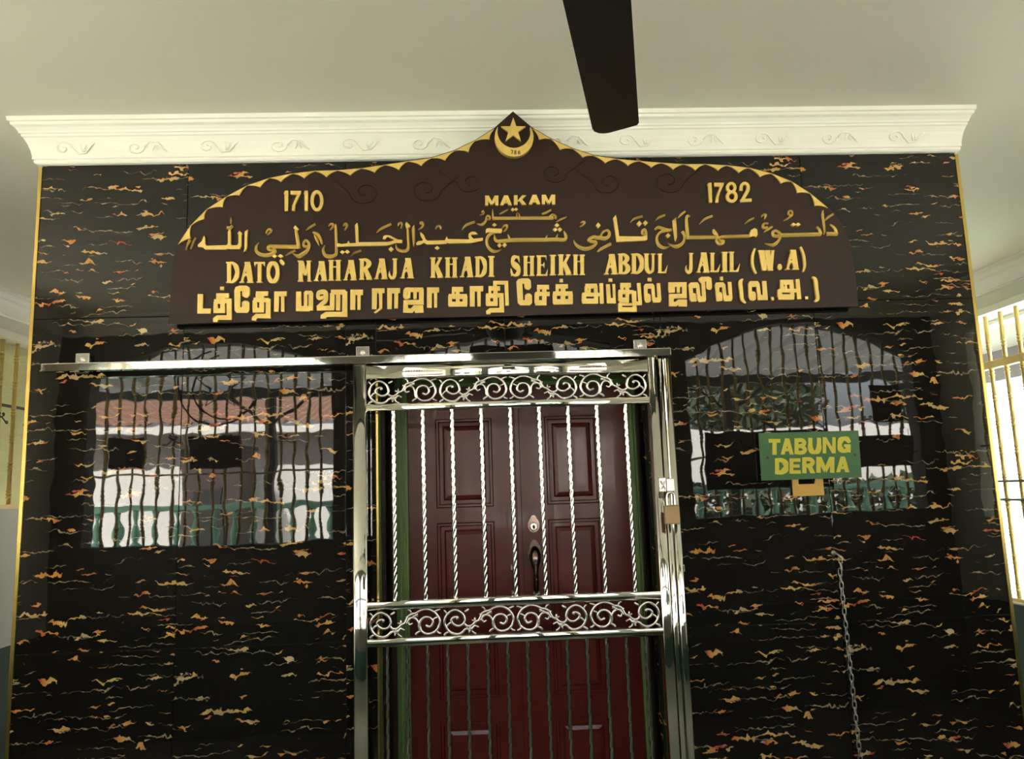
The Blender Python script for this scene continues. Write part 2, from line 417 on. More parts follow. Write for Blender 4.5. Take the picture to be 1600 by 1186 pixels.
# turned gold window bars: one mesh of unit height per window
def bar_mesh(h, r, parent, name='bar'):
    bm = bmesh.new(); prof = [(r, 0.0)]
    zc = 0.10
    while zc < h-0.06:
        for q in (-0.022, 0.0, 0.022): prof += [(r, zc+q-0.006), (r*1.35, zc+q-0.002), (r*1.35, zc+q+0.002), (r, zc+q+0.006)]
        zc += 0.19
    prof.append((r, h)); lathe(bm, prof, 8)
    return link(name, bm, m_goldp, parent, smooth=True)
def volute(bm, cx, cy, cz, s, axis):
    """little bow shaped pair of curls; axis 'x' or 'y' is the direction along the window"""
    def P(u, v): return (cx+u*s, cy, cz+v*s) if axis == 'x' else (cx, cy+u*s, cz+v*s)
    for sg in (-1, 1):
        pts = [P(0, 0), P(sg*0.9, 0.25), P(sg*1.15, 0.7), P(sg*0.8, 1.0), P(sg*0.5, 0.75), P(sg*0.7, 0.5)]
        tube(bm, catmull(pts, 4), 0.0045, 6)
        pts = [P(0, 0), P(sg*1.2, -0.7), P(sg*2.2, -1.5), P(sg*2.6, -1.3), P(sg*2.4, -0.9), P(sg*2.0, -1.0)]
        tube(bm, catmull(pts, 4), 0.0045, 6)
def dark_volutes(parent, items, axis):
    for it in items:
        bm = bmesh.new(); volute(bm, *it, 0.028, axis); link('iron_scroll', bm, m_dark, parent, smooth=True)

for wi, a in enumerate(ARCH):
    wn = empty('window_%d' % (wi+1), ((a[0]+a[1])/2, YB-0.07, a[2])); tag(wn, kind='structure')
    proto = bar_mesh(1.0, 0.011, wn); first = True
    n = int(round((a[1]-a[0])/0.104)); cx = (a[0]+a[1])/2
    for i in range(1, n):
        x = a[0] + (a[1]-a[0])*i/n
        t = (x-a[0])/(a[1]-a[0]); top = a[3]+(a[4]-a[3])*(1-(2*t-1)**2)
        o = proto if first else share(proto, 'bar', wn); first = False
        o.location = (x-cx, 0, 0); o.scale = (1, 1, top-a[2])
    for z in (1.92, ):
        bm = bmesh.new(); box(bm, a[0]-cx, a[1]-cx, -0.012, 0.012, z-a[2]-0.007, z-a[2]+0.007); link('rail', bm, m_goldp, wn)
    vs = [(a[0]+0.2+0.42*j-cx, 0.015, 2.18-a[2]) for j in range(int((a[1]-a[0])/0.42))]
    dark_volutes(wn, vs, 'x')
    if wi == 0:      # star and crescent of bent iron
        bm = bmesh.new(); st = []
        for q in range(11):
            an = PI/2+q*PI/5; r_ = 0.20 if q % 2 == 0 else 0.08; st.append((0.05+r_*math.cos(an), 0.02, 1.22+r_*math.sin(an)))
        tube(bm, st, 0.007, 6); link('iron_star', bm, m_dark, wn)
        bm = bmesh.new()
        tube(bm, [(0.02+0.30*math.cos(q), 0.02, 1.20+0.30*math.sin(q)) for q in [math.radians(100+i*16) for i in range(16)]], 0.008, 6)
        tube(bm, [(0.09+0.25*math.cos(q), 0.02, 1.20+0.25*math.sin(q)) for q in [math.radians(100+i*16) for i in range(16)]], 0.008, 6)
        link('iron_crescent', bm, m_dark, wn, smooth=True)

# left corridor window: gold bars before a pale ribbed panel
w4 = tag(empty('window_4', (XL-0.05, 2.9, 1.70)), kind='structure')
pb = bar_mesh(1.17, 0.0145, w4)
i = 0
y = 1.60
while y < 4.4:
    o = pb if i == 0 else share(pb, 'bar', w4)
    o.location = (0, y+0.055-2.9, 0); y += 0.166; i += 1
bm = bmesh.new(); box(bm, -0.02, 0.05, -1.36, 1.5, 0.0, 0.03); link('sill', bm, m_goldp, w4)
bm = bmesh.new(); box(bm, -0.012, 0.012, -1.36, 1.5, 0.0, 0.0001)
bm.free()
bm = bmesh.new()
z = 0.03
while z < 1.17:
    box(bm, -0.075, -0.060, -1.35, 1.5, z, z+0.0085); z += 0.0105
box(bm, -0.082, -0.070, -1.35, 1.5, 0.0, 1.175)
tag(link('ribbed_panel', bm, m_mesh, w4), kind='stuff')
bm = bmesh.new(); box(bm, -0.055, -0.040, -1.35, 1.5, 0.71, 0.728); link('dark_rail', bm, m_dark, w4)
dark_volutes(w4, [(0.018, yy-2.9, 0.625) for yy in (2.15, 2.485, 2.82, 3.15)], 'y')

# right corridor window: tall gold grille
w5 = tag(empty('window_5', (XR+0.05, 3.1, 0.83)), kind='structure')
pb = bar_mesh(2.045, 0.0150, w5)
for i in range(19):
    o = pb if i == 0 else share(pb, 'bar', w5)
    o.location = (0, 1.70+i*0.163-3.1, 0)
for zr, hh, mm in ((2.50, 0.055, m_goldp), (1.665, 0.016, m_dark), (1.535, 0.016, m_dark), (0.84, 0.03, m_goldp)):
    bm = bmesh.new(); box(bm, -0.022, 0.022, -1.5, 1.5, zr-0.83-hh/2, zr-0.83+hh/2, bevel=0.003); link('rail', bm, mm, w5)

for wi, xx in ((6, XL-0.05), (7, XR+0.05)):
    w6 = tag(empty('window_%d' % wi, (xx, -1.7, 1.40)), kind='structure')
    pb = bar_mesh(1.38, 0.011, w6)
    for i in range(19):
        o = pb if i == 0 else share(pb, 'bar', w6)
        o.location = (0, -0.95+i*0.1055, 0)
    bm = bmesh.new(); box(bm, -0.01, 0.01, -1.0, 1.0, 0.52, 0.534); link('rail', bm, m_goldp, w6)

# ------------------------------------------------------------------ doorway: green frame and red double door
DY = 0.35
d1 = tag(empty('door_1', (0.05, DY, 0)), kind='structure')
def fr(x0, x1, z0, z1):
    bm = bmesh.new()
    w_ = x1-x0; hh = z1-z0
    box(bm, x0-0.05, x1-0.05, 0.0, 0.06, z0, z1, bevel=0.003)
    if hh > w_:
        for f in (0.28, 0.62): box(bm, x0-0.05+w_*f, x0-0.05+w_*(f+0.16), -0.010, 0.002, z0, z1, bevel=0.002)
    else:
        for f in (0.3, 0.65): box(bm, x0-0.05, x1-0.05, -0.010, 0.002, z0+hh*f, z0+hh*(f+0.15), bevel=0.002)
    return link('door_frame', bm, m_green, d1)
fr(-0.4586, -0.406, 0, OZ-0.005); fr(0.524, 0.556, 0, OZ-0.005); fr(-0.406, 0.524, 2.150, OZ-0.005)
bm = bmesh.new(); box(bm, -0.526, -0.509, 0.0, 0.06, 0, OZ-0.002); box(bm, 0.5065, 0.515, 0.0, 0.06, 0, OZ-0.002); link('frame_packing', bm, m_board, d1)
def panel(parent, x0, x1, z0, z1):
    bm = bmesh.new()
    # recessed field with raised centre
    def ring(i, y): return [bm.verts.new((x, y, z)) for x, z in ((x0+i, z0+i), (x1-i, z0+i), (x1-i, z1-i), (x0+i, z1-i))]
    R_ = [ring(0, 0.0), ring(0.004, -0.008), ring(0.012, -0.008), ring(0.016, 0.004), ring(0.030, 0.004), ring(0.036, -0.004), ring(0.050, -0.008)]
    for A, B in zip(R_, R_[1:]):
        for q in range(4): bm.faces.new((A[q], A[(q+1) % 4], B[(q+1) % 4], B[q]))
    bm.faces.new(R_[-1])
    return link('panel', bm, m_wood, parent)
LX = ((-0.4035, 0.0485), (0.0515, 0.5215))
leaves = []
for li, (x0, x1) in enumerate(LX):
    px0, px1 = ((-0.290, -0.055), (0.166, 0.389))[li]
    bm = bmesh.new()
    zs = [0.0, 0.18, 0.815, 0.90, 1.590, 1.650, 2.017, 2.147]
    # stiles and rails
    box(bm, x0-0.05, px0-0.05, 0.0, 0.045, 0.004, 2.147); box(bm, px1-0.05, x1-0.05, 0.0, 0.045, 0.004, 2.147)
    for z0, z1 in ((0.004, 0.18), (0.815, 0.90), (1.590, 1.650), (2.017, 2.147)): box(bm, px0-0.05, px1-0.05, 0.0, 0.045, z0, z1)
    box(bm, px0-0.05, px1-0.05, 0.03, 0.045, 0.1, 2.1)
    lf = link('door_leaf', bm, m_wood, d1)
    leaves.append(lf)
    for z0, z1 in ((0.18, 0.815), (0.90, 1.590), (1.650, 2.017)): panel(lf, px0-0.05, px1-0.05, z0, z1)
bm = bmesh.new(); box(bm, -0.012, 0.010, -0.010, 0.0, 0.004, 2.147, bevel=0.003); link('astragal', bm, m_wood, leaves[0])
# handle set on the right leaf (door local x = world x - 0.05)
hx = 0.056
bm = bmesh.new()
def oval(bm, cx, cz, rx, rz, y0, y1, n=20, top=0.0):
    pts = [(cx+rx*math.cos(2*PI*i/n), cz+rz*math.sin(2*PI*i/n)+(top if math.sin(2*PI*i/n) > 0.9 else 0)) for i in range(n)]
    prism(bm, pts, y0, y1)
oval(bm, hx, 1.570, 0.024, 0.031, -0.008, 0.0, top=0.008)
db = link('deadbolt', bm, m_bronze, leaves[1])
bm = bmesh.new(); lathe(bm, [(0.017, -0.006), (0.017, -0.017), (0.014, -0.019)], 20, 'Y', (hx, 0, 1.564)); link('lock_cylinder', bm, m_cast, leaves[1])
bm = bmesh.new(); oval(bm, hx, 1.562, 0.005, 0.008, -0.0205, -0.018); link('keyhole', bm, m_ink, leaves[1])
bm = bmesh.new()
oval(bm, hx, 1.448, 0.030, 0.056, -0.006, 0.0, top=0.006); link('escutcheon', bm, m_bronze, leaves[1])
bm = bmesh.new()
tube(bm, [(hx, -0.016, 1.486), (hx, -0.022, 1.480), (hx, -0.030, 1.468), (hx, -0.036, 1.450), (hx, -0.040, 1.430), (hx, -0.044, 1.412), (hx, -0.048, 1.395), (hx, -0.050, 1.370), (hx, -0.046, 1.340), (hx, -0.034, 1.315), (hx+0.001, -0.012, 1.300)],
     [0.003, 0.011, 0.019, 0.0235, 0.022, 0.016, 0.011, 0.0095, 0.0105, 0.010, 0.008], 14)
link('handle', bm, m_bronze, leaves[1], smooth=True)
bm = bmesh.new(); oval(bm, hx+0.002, 1.298, 0.014, 0.012, -0.010, 0.0); link('handle_foot', bm, m_chrome2, leaves[1])
bm = bmesh.new(); tube(bm, catmull([(-0.034, -0.012, 1.405), (-0.030, -0.040, 1.400), (-0.028, -0.042, 1.350), (-0.030, -0.040, 1.305), (-0.034, -0.012, 1.300)], 4), 0.005, 8)
box(bm, -0.044, -0.024, -0.013, 0.0, 1.392, 1.414, bevel=0.002); box(bm, -0.044, -0.024, -0.013, 0.0, 1.292, 1.312, bevel=0.002)
link('pull_handle', bm, m_chrome2, leaves[0], smooth=False)

# ------------------------------------------------------------------ wooden board over the doorway
SIGN_PIECES = [
 ('letter_mark','arabic',[('C',[-12059,3200,93,-12141,3011,70,-12193,2821,28])]),
 ('letter_mark','arabic',[('C',[-11849,3280,51,-11943,3102,65,-12038,2854,32])]),
 ('letter','arabic',[('P',[-11523,3333,-11489,3237,-11491,3034,-11433,2949,-10700,2959,-10653,3030,-10649,3460,-10578,3567,-10549,3458,-10553,3028,-10526,2955,-10316,2951,-10269,3022,-10265,3333,-10295,3394,-10229,3481,-10125,3391,-10161,3307,-10165,2925,-10224,2806,-10609,2814,-10655,2838,-10713,2799,-11492,2814,-11562,2892,-11747,2920,-11747,2991,-11606,3120])]),
 ('letter','arabic',[('P',[-9925,3531,-9951,3255,-9959,2897,-9991,2766,-10097,2679,-10054,2803,-10038,3449])]),
 ('letter_mark','arabic',[('C',[-10694,3641,117,-10613,3608,112,-10554,3655,107,-10495,3702,103])]),
 ('letter_mark','arabic',[('C',[-10558,4010,19,-10559,3902,61,-10565,3770,23])]),
 ('letter_mark','arabic',[('C',[-9283,3387,42,-9235,3494,61,-9141,3547,84,-9078,3491,66,-9154,3396,66,-9237,3326,33])]),
 ('letter','arabic',[('C',[-9537,3049,14,-9627,2938,65,-9653,2771,103,-9549,2637,131,-9351,2574,140,-9117,2598,140,-8964,2698,117,-8974,2770,84,-9115,2760,103,-9196,2810,117,-9195,2882,117,-9113,2916,117,-8926,2888,145,-8129,2861,145]),('S',[-8095,2788,136,-8104,2980,136,-8143,3269,122,-8182,3498,99]),('P',[-8184,3655,-8066,3520,-8121,3473,-8187,3486,-8254,3555])]),
 ('letter_mark','arabic',[('C',[-7804,3467,24,-7673,3585,85,-7459,3714,80])]),
 ('letter','arabic',[('C',[-7754,2878,94,-7883,2880,94,-7904,3001,85,-7821,3095,94,-7728,3021,103,-7707,2877,103,-7779,2710,127,-7946,2582,150,-8111,2513,141,-8320,2625,19])]),
 ('letter_mark','arabic',[('C',[-8575,2529,19,-8414,2639,80,-8202,2730,70])]),
 ('letter_mark','arabic',[('P',[-9052,2515,-8953,2580,-8856,2511,-8955,2446]),('P',[-8844,2516,-8738,2585,-8634,2511,-8740,2442])]),
 ('letter_mark','arabic',[('C',[-7546,3402,71,-7394,3327,118,-7279,3133,94,-7224,2927,52])]),
 ('letter_mark','arabic',[('C',[-7500,3305,47,-7420,3135,104,-7330,2893,33])]),
 ('letter_mark','arabic',[('C',[-6977,3620,33,-6893,3698,71,-6811,3690,94,-6800,3617,80,-6848,3546,66,-6925,3468,33])]),
 ('letter_mark','arabic',[('C',[-6427,3610,43,-6362,3694,80,-6298,3680,80,-6305,3584,71,-6378,3457,33])]),
 ('letter','arabic',[('C',[-6704,3700,24,-6706,3603,85,-6701,3194,94,-6697,2713,99,-6736,2533,118,-6913,2477,146,-7101,2517,132,-7181,2674,94,-7172,2794,61,-7118,2901,14]),('P',[-6670,2941,-6575,2951,-6505,2918,-6292,2938,-6232,3036,-6186,2943,-5962,2946,-5985,3614,-5901,3709,-5874,3612,-5862,2973,-4802,2965,-4659,2986,-4527,3037,-4774,3157,-4894,3063,-4965,3088,-4939,3184,-4844,3226,-4702,3209,-4420,3054,-4243,3026,-4257,2911,-4506,2923,-4637,2877,-4828,2828,-5869,2829,-6672,2820])]),
 ('letter_mark','arabic',[('P',[-6557,2619,-6462,2684,-6369,2615,-6464,2550]),('P',[-6376,2630,-6285,2705,-6196,2626,-6287,2551])]),
 ('letter_mark','arabic',[('C',[-6171,2474,24,-6039,2592,80,-5777,2683,80])]),
 ('letter_mark','arabic',[('C',[-5202,3339,24,-5004,3500,85,-4645,3662,81])]),
 ('letter_mark','arabic',[('P',[-4764,2694,-4663,2788,-4565,2690,-4667,2596])]),
 ('letter_mark','arabic',[('C',[-4397,3573,33,-4360,3669,71,-4276,3692,86,-4242,3606,81,-4287,3491,52])]),
 ('letter','arabic',[('P',[-4073,3712,-3934,3564,-3959,3504,-4090,3471,-4123,3604]),('C',[-4042,3506,81,-4033,3143,90,-4026,2805,90,-4084,2661,119,-4239,2635,123,-4416,2692,104,-4484,2814,57,-4471,2910,19])]),
 ('letter','arabic',[('C',[-3790,3598,19,-3829,3478,105,-3828,3188,100,-3825,2898,71,-3837,2777,19])]),
 ('letter_mark','arabic',[('C',[-3552,3618,48,-3550,3679,105,-3491,3677,119,-3461,3604,86,-3518,3508,67,-3651,3426,19])]),
 ('letter','arabic',[('P',[-3571,3304,-3523,3291,-3430,3192,-3374,3034,-3304,2984,-2660,2984,-2585,3135,-2540,3030,-1800,3004,-1728,3015,-1778,3112,-1758,3221,-1649,3292,-1529,3290,-1412,3195,-1580,3181,-1663,3183,-1677,3123,-1584,3024,-1236,3054,-1238,2949,-1708,2857,-2520,2865,-2567,2897,-2616,2850,-3331,2840,-3437,2914,-3545,2844,-3712,2818,-3734,2896,-3662,2967,-3494,2988,-3470,3024,-3561,3183])]),
 ('letter_mark','arabic',[('C',[-2995,3438,33,-2945,3534,72,-2861,3562,86,-2803,3495,72,-2817,3416,43])]),
 ('letter_mark','arabic',[('P',[-3048,2709,-2951,2779,-2858,2705,-2955,2634])]),
 ('letter_mark','arabic',[('C',[-2017,3376,19,-1857,3563,86,-1518,3690,81])]),
 ('letter_mark','arabic',[('C',[-1257,4038,38,-1196,4091,62,-1179,4000,58,-1332,3930,24])]),
 ('letter','arabic',[('C',[-1084,3772,72,-964,3770,72,-961,3875,77,-1045,3901,77,-1095,3816,62,-1122,3695,82,-1258,3576,96,-1437,3609,19])]),
 ('letter','arabic',[('S',[-839,4140,24,-838,3982,58,-836,3807,72]),('S',[-867,3807,125,131,3794,120]),('S',[119,3795,120,1446,3778,135]),('C',[100,3795,72,70,3917,58,100,3985,58,159,3916,58,148,3794,63]),('C',[1302,3810,97,1414,3906,73,1533,3842,73,1517,3733,97])]),
 ('letter_mark','arabic',[('C',[-579,3965,34,-428,4048,58,-256,4138,43])]),
 ('letter_mark','arabic',[('C',[1016,3937,63,1163,3983,87,1364,4090,58])]),
 ('letter_mark','arabic',[('P',[-156,4112,-82,4179,-12,4109,-86,4042]),('P',[-31,4119,44,4186,114,4117,40,4050])]),
 ('letter_mark','arabic',[('C',[1550,3618,24,1735,3729,82,1944,3811,48])]),
 ('letter_mark','arabic',[('P',[1473,3482,1567,3559,1657,3479,1562,3403])]),
 ('letter_mark','arabic',[('P',[1400,3320,1494,3392,1584,3317,1490,3245]),('P',[1565,3317,1664,3403,1758,3314,1658,3228])]),
 ('letter_mark','arabic',[('P',[-882,3540,-789,3606,-699,3537,-792,3470])]),
 ('letter','arabic',[('P',[-1120,3331,-1094,3398,-998,3421,-830,3398,-518,3387,-501,3307,-547,3223,-787,3232,-882,3253,-1002,3275,-1123,3229]),('C',[-737,3311,134,-931,3230,120,-1055,3087,110,-1096,2893,105,-1030,2698,110,-878,2562,120,-710,2559,86,-552,2616,38])]),
 ('letter','arabic',[('C',[-793,3179,48,-781,3033,96,-699,2939,120,-435,2936,144,-242,2957,144,94,2963,149,1058,2949,149,1517,2953,145,1782,2935,145,1893,2994,111,1885,3128,106,1829,3263,39]),('S',[-296,3182,24,-251,3071,86,-218,2961,72]),('S',[1184,3117,24,1144,3021,68,1130,2948,72]),('S',[1583,3146,24,1543,3037,68,1529,2952,72])]),
 ('letter_mark','arabic',[('P',[-706,2765,-618,2850,-534,2761,-623,2676]),('P',[-514,2771,-425,2861,-341,2767,-431,2677])]),
 ('letter_mark','arabic',[('C',[-506,3416,34,-419,3512,72,-322,3522,87,-313,3437,77,-388,3341,62,-461,3282,29])]),
 ('letter','arabic',[('C',[4920,3071,73,4824,3110,98,4829,3232,98,4908,3267,98,4953,3144,98,4939,2924,107]),('P',[3803,3827,3835,3703,3907,3017,4771,2988,4943,3022,4981,2874,4899,2827,4204,2811,3802,2799,3739,3411,3701,3706])]),
 ('letter_mark','arabic',[('P',[4595,3486,4696,3597,4790,3483,4688,3372]),('P',[4830,3509,4931,3605,5025,3505,4924,3409])]),
 ('letter_mark','arabic',[('C',[4365,3552,19,4529,3691,83,4830,3779,83])]),
 ('letter','arabic',[('C',[3237,2981,160,3382,2958,146,3531,3048,117,3549,3195,102,3466,3270,87,3318,3211,83,3216,3054,83]),('C',[3286,2980,146,3068,2996,146,2947,3023,121,2800,2965,107,2761,2880,97,2917,2845,116,3026,2833,97,3010,2741,107,2812,2611,131,2569,2579,145,2354,2669,121,2237,2793,77,2188,2915,19])]),
 ('letter_mark','arabic',[('P',[3035,3449,3131,3559,3220,3445,3123,3335])]),
 ('letter_mark','arabic',[('C',[2469,3569,34,2555,3616,68,2627,3591,78,2576,3506,73,2440,3423,29])]),
 ('letter_mark','arabic',[('S',[3073,2460,58,3223,2566,107,3594,2754,107])]),
 ('letter','arabic',[('C',[5294,3260,73,5420,3344,112,5589,3304,112,5783,3239,117,5930,3248,98]),('C',[5782,3227,108,5560,3182,98,5409,3062,88,5353,2892,93,5406,2695,122,5536,2582,122,5682,2555,83,5843,2608,24])]),
 ('letter_mark','arabic',[('P',[5680,3008,5777,3099,5866,3004,5770,2913])]),
 ('letter_mark','arabic',[('C',[5327,3591,20,5459,3723,83,5703,3817,83])]),
 ('letter','arabic',[('S',[6115,3699,25,6053,3578,147,6064,3246,142,6077,2951,108,6058,2780,20])]),
 ('letter','arabic',[('C',[6344,3179,122,6407,3043,98,6403,2847,88,6299,2690,122,6099,2596,147,5906,2648,88,5775,2737,24])]),
 ('letter_mark','arabic',[('C',[6198,3691,25,6321,3819,83,6478,3939,74])]),
 ('letter','arabic',[('C',[6661,3739,74,6576,3765,98,6520,3655,108,6526,3311,123,6545,2893,132]),('S',[6505,2938,137,7634,2927,138]),('C',[7549,3231,74,7581,3119,147,7663,3019,108,7693,2871,113,7789,2796,89,7898,2769,123,7845,2672,113,7722,2687,123,7653,2798,108,7732,2908,89,7881,2929,98]),('S',[7856,2937,113,8917,2947,133]),('P',[8908,3033,8976,3167,9103,3231,9199,3175,9215,2990,9156,2876,9039,2920,8889,2881])]),
 ('letter_mark','arabic',[('C',[7012,3437,15,7222,3630,88,7518,3748,89])]),
 ('letter_mark','arabic',[('C',[8766,3418,30,8945,3550,84,9122,3633,69])]),
 ('letter_mark','arabic',[('C',[9421,3677,64,9511,3762,74,9597,3748,79,9568,3662,64,9535,3581,25])]),
 ('letter_mark','arabic',[('C',[9668,3413,59,9545,3433,79,9467,3355,89,9487,3244,99,9625,3278,74]),('S',[9491,3079,49,9620,3180,109,9811,3287,84])]),
 ('letter','arabic',[('C',[10104,2949,124,10004,2926,124,9857,2953,124,9838,3077,109,9940,3137,99,10084,3048,109,10128,2924,99,10045,2753,99,9864,2596,134,9667,2607,74,9501,2652,20]),('S',[10055,2955,153,11694,2963,139]),('C',[11547,3255,90,11630,3167,99,11685,3018,109,11654,2907,75])]),
 ('letter_mark','arabic',[('P',[10520,3341,10623,3413,10719,3337,10616,3265]),('P',[10694,3338,10802,3410,10902,3334,10794,3262])]),
 ('letter_mark','arabic',[('C',[10600,3701,70,10479,3770,69,10509,3881,65,10609,3879,65,10622,3755,74,10497,3633,74,10280,3514,40])]),
 ('letter','arabic',[('S',[11821,3882,25,11809,3734,90,11828,3386,85,11845,3089,75,11805,2929,25])]),
 ('letter_mark','arabic',[('C',[11857,3460,20,12002,3606,85,12207,3727,85])]),
 ('letter','arabic',[('C',[12075,3332,50,12183,3256,85,12287,3106,110,12293,2969,125]),('S',[11919,2971,149,12342,2963,140])]),
 ('letter','tamil',[('P',[-11764,1160,-11575,1156,-11590,624,-11289,617,-11303,428,-11783,439])]),
 ('letter_mark','tamil',[('P',[-10951,1420,-10812,1417,-10818,1287,-10952,1290])]),
 ('letter','tamil',[('S',[-11093,1091,174,-10636,1081,174]),('S',[-11024,1089,139,-11025,895,139]),('S',[-10861,1086,174,-10866,512,174]),('S',[-11114,869,139,-11117,530,174]),('S',[-11172,870,174,-10812,862,174]),('S',[-11195,532,174,-10781,522,174]),('S',[-10863,887,174,-10627,881,174,-10632,265,174,-11049,275,162,-11131,211,162,-11132,116,162])]),
 ('letter','tamil',[('P',[-10437,1262,-10389,1391,-10249,1443,-9993,1437,-9889,1369,-9872,1249,-9881,1083,-9952,990,-10045,992,-10149,1053,-10158,1232,-10217,1233,-10223,640,-10165,638,-10163,828,-10069,885,-9953,871,-9891,798,-9894,514,-9958,425,-10352,429,-10433,526])]),
 ('letter','tamil',[('S',[-9652,1130,175,-9210,1120,175]),('S',[-9596,1129,128,-9599,910,128]),('S',[-9443,1126,175,-9450,527,175]),('S',[-9692,889,163,-9696,533,174]),('S',[-9743,902,163,-9184,877,163]),('S',[-9775,523,174,-9364,513,175]),('S',[-9207,925,175,-9215,289,175,-9634,299,163,-9720,225,163,-9740,136,163])]),
 ('letter','tamil',[('P',[-8982,1201,-8527,1191,-8534,1017,-8623,1003,-8630,437,-8747,440,-8740,1005,-8810,1012,-8836,442,-9003,446])]),
 ('letter','tamil',[('S',[-8092,1174,187,-8102,449,199]),('S',[-8101,539,199,-7694,530,199]),('S',[-7839,1062,129,-7846,585,129]),('S',[-7879,1062,117,-7814,1128,140,-7657,1124,141,-7598,1056,108]),('S',[-7644,1093,159,-7658,462,159])]),
 ('letter','tamil',[('C',[-7219,1000,117,-7243,917,117,-7361,920,141,-7383,1016,141,-7334,1122,164,-7146,1130,188,-7097,997,176,-7116,807,164,-7247,691,164,-7390,551,176]),('S',[-7437,540,187,-6804,533,176]),('S',[-6865,1088,176,-6875,492,164]),('S',[-6912,1125,188,-6383,1113,188]),('S',[-6647,1083,164,-6658,439,155]),('S',[-6399,1149,176,-6421,286,188,-7089,302,187,-7207,226,187,-7213,143,187])]),
 ('letter','tamil',[('P',[-6193,1204,-5734,1194,-5738,996,-5820,993,-5842,444,-5948,447,-5943,996,-6013,997,-6035,449,-6214,453])]),
 ('letter','tamil',[('P',[-5403,1235,-4943,1225,-4947,1050,-5025,1047,-5041,474,-5280,288,-5350,333,-5146,500,-5148,1038,-5218,1039,-5242,450,-5418,454])]),
 ('letter','tamil',[('P',[-4837,1235,-4364,1224,-4368,1045,-4434,1039,-4456,460,-4592,468,-4581,1025,-4664,1027,-4687,446,-4852,450])]),
 ('letter','tamil',[('C',[-4040,870,118,-4158,884,166,-4179,1005,142,-4129,1147,170,-3916,1143,171]),('S',[-4010,1149,170,-3513,1139,171]),('S',[-4035,1121,118,-4041,834,95]),('S',[-3809,1140,130,-3817,805,118]),('S',[-3576,1183,178,-3587,668,178,-4162,681,170,-4181,382,177,-3956,365,156,-3835,494,142,-3599,484,156,-3590,357,156,-3839,346,130])]),
 ('letter','tamil',[('P',[-3368,1227,-2917,1217,-2922,1037,-2993,1026,-3011,463,-3118,466,-3112,1017,-3188,1019,-3208,460,-3386,464])]),
 ('letter','tamil',[('S',[-2439,1134,178,-2020,1125,179]),('S',[-2391,1133,107,-2397,893,107]),('S',[-2229,1130,143,-2240,529,143]),('S',[-2569,868,185,-1891,853,186]),('S',[-2516,896,143,-2525,536,143]),('S',[-1959,883,179,-1968,547,178]),('S',[-2581,573,190,-1891,569,190])]),
 ('letter','tamil',[('P',[-1774,1240,-1268,1234,-1278,1041,-1369,1034,-1389,467,-1508,470,-1505,1037,-1593,1039,-1608,467,-1789,471])]),
 ('letter','tamil',[('S',[-1077,1141,172,-642,1131,172]),('S',[-1024,1140,107,-1032,863,107]),('S',[-817,1135,167,-833,558,167]),('S',[-1102,912,167,-1113,528,172]),('S',[-1175,866,172,-757,857,172]),('S',[-1183,565,172,-754,556,172]),('S',[-824,870,172,-602,865,172,-605,312,172,-1023,314,167,-1108,251,167,-1111,167,143]),('S',[-833,1147,143,-827,1347,139,-404,1338,139,-398,475,131])]),
 ('letter','tamil',[('P',[-24,1371,50,1466,195,1492,435,1482,516,1396,521,1142,446,1042,350,1049,273,1123,261,1293,194,1294,207,667,267,670,284,858,370,921,466,914,540,840,539,563,452,468,93,476,0,575])]),
 ('letter','tamil',[('S',[749,1149,173,1194,1139,173]),('S',[797,1148,108,789,895,108]),('S',[1013,1143,168,993,480,168]),('S',[669,893,158,1209,881,159]),('S',[723,920,168,711,535,168]),('S',[652,560,197,1074,551,197])]),
 ('letter_mark','tamil',[('P',[1606,1445,1721,1443,1729,1314,1592,1317])]),
 ('letter','tamil',[('S',[1442,1158,173,1904,1148,173]),('S',[1502,1157,120,1494,903,120]),('S',[1719,1152,183,1698,512,168]),('S',[1342,892,168,2064,876,169]),('S',[1402,891,159,1390,519,159]),('S',[1992,878,173,1980,518,173]),('S',[1332,574,202,2061,572,202])]),
 ('letter','tamil',[('S',[2556,1146,181,3003,1137,189]),('S',[2592,1145,109,2584,903,121]),('S',[2718,1094,87,2712,901,87]),('S',[2950,1162,145,2953,532,150]),('S',[2436,829,150,3161,813,140]),('S',[2498,857,169,2487,543,169]),('S',[2416,581,198,3026,567,198]),('S',[3164,1242,145,3160,467,145]),('S',[2561,948,72,2754,943,72])]),
 ('letter_mark','tamil',[('P',[3453,1418,3582,1415,3589,1294,3449,1297])]),
 ('letter','tamil',[('P',[3344,1202,3489,1199,3507,677,3591,675,3586,1202,3688,1199,3693,467,3354,475])]),
 ('letter','tamil',[('S',[3880,1154,174,4287,1145,175]),('S',[3953,1152,121,3943,898,121]),('S',[4142,1148,170,4118,506,136]),('S',[3805,896,174,4375,883,146]),('S',[3867,924,160,3866,560,174]),('S',[3818,585,203,4181,577,204]),('S',[4388,924,182,4389,306,155]),('S',[3849,439,160,3841,231,160]),('S',[3776,427,97,4466,411,97]),('S',[3774,233,174,4471,217,174]),('S',[4582,1219,134,4608,446,141]),('S',[4407,451,145,4674,457,146])]),
 ('letter_mark','tamil',[('P',[4942,1411,5075,1408,5078,1274,4937,1277])]),
 ('letter','tamil',[('P',[4772,1098,4836,1182,5116,1188,5174,1114,5192,664,5265,662,5267,1197,5396,1194,5420,574,5379,465,5111,459,5067,557,5059,995,4914,998,4907,816,4979,802,5025,728,5016,510,4941,463,4820,471,4770,564])]),
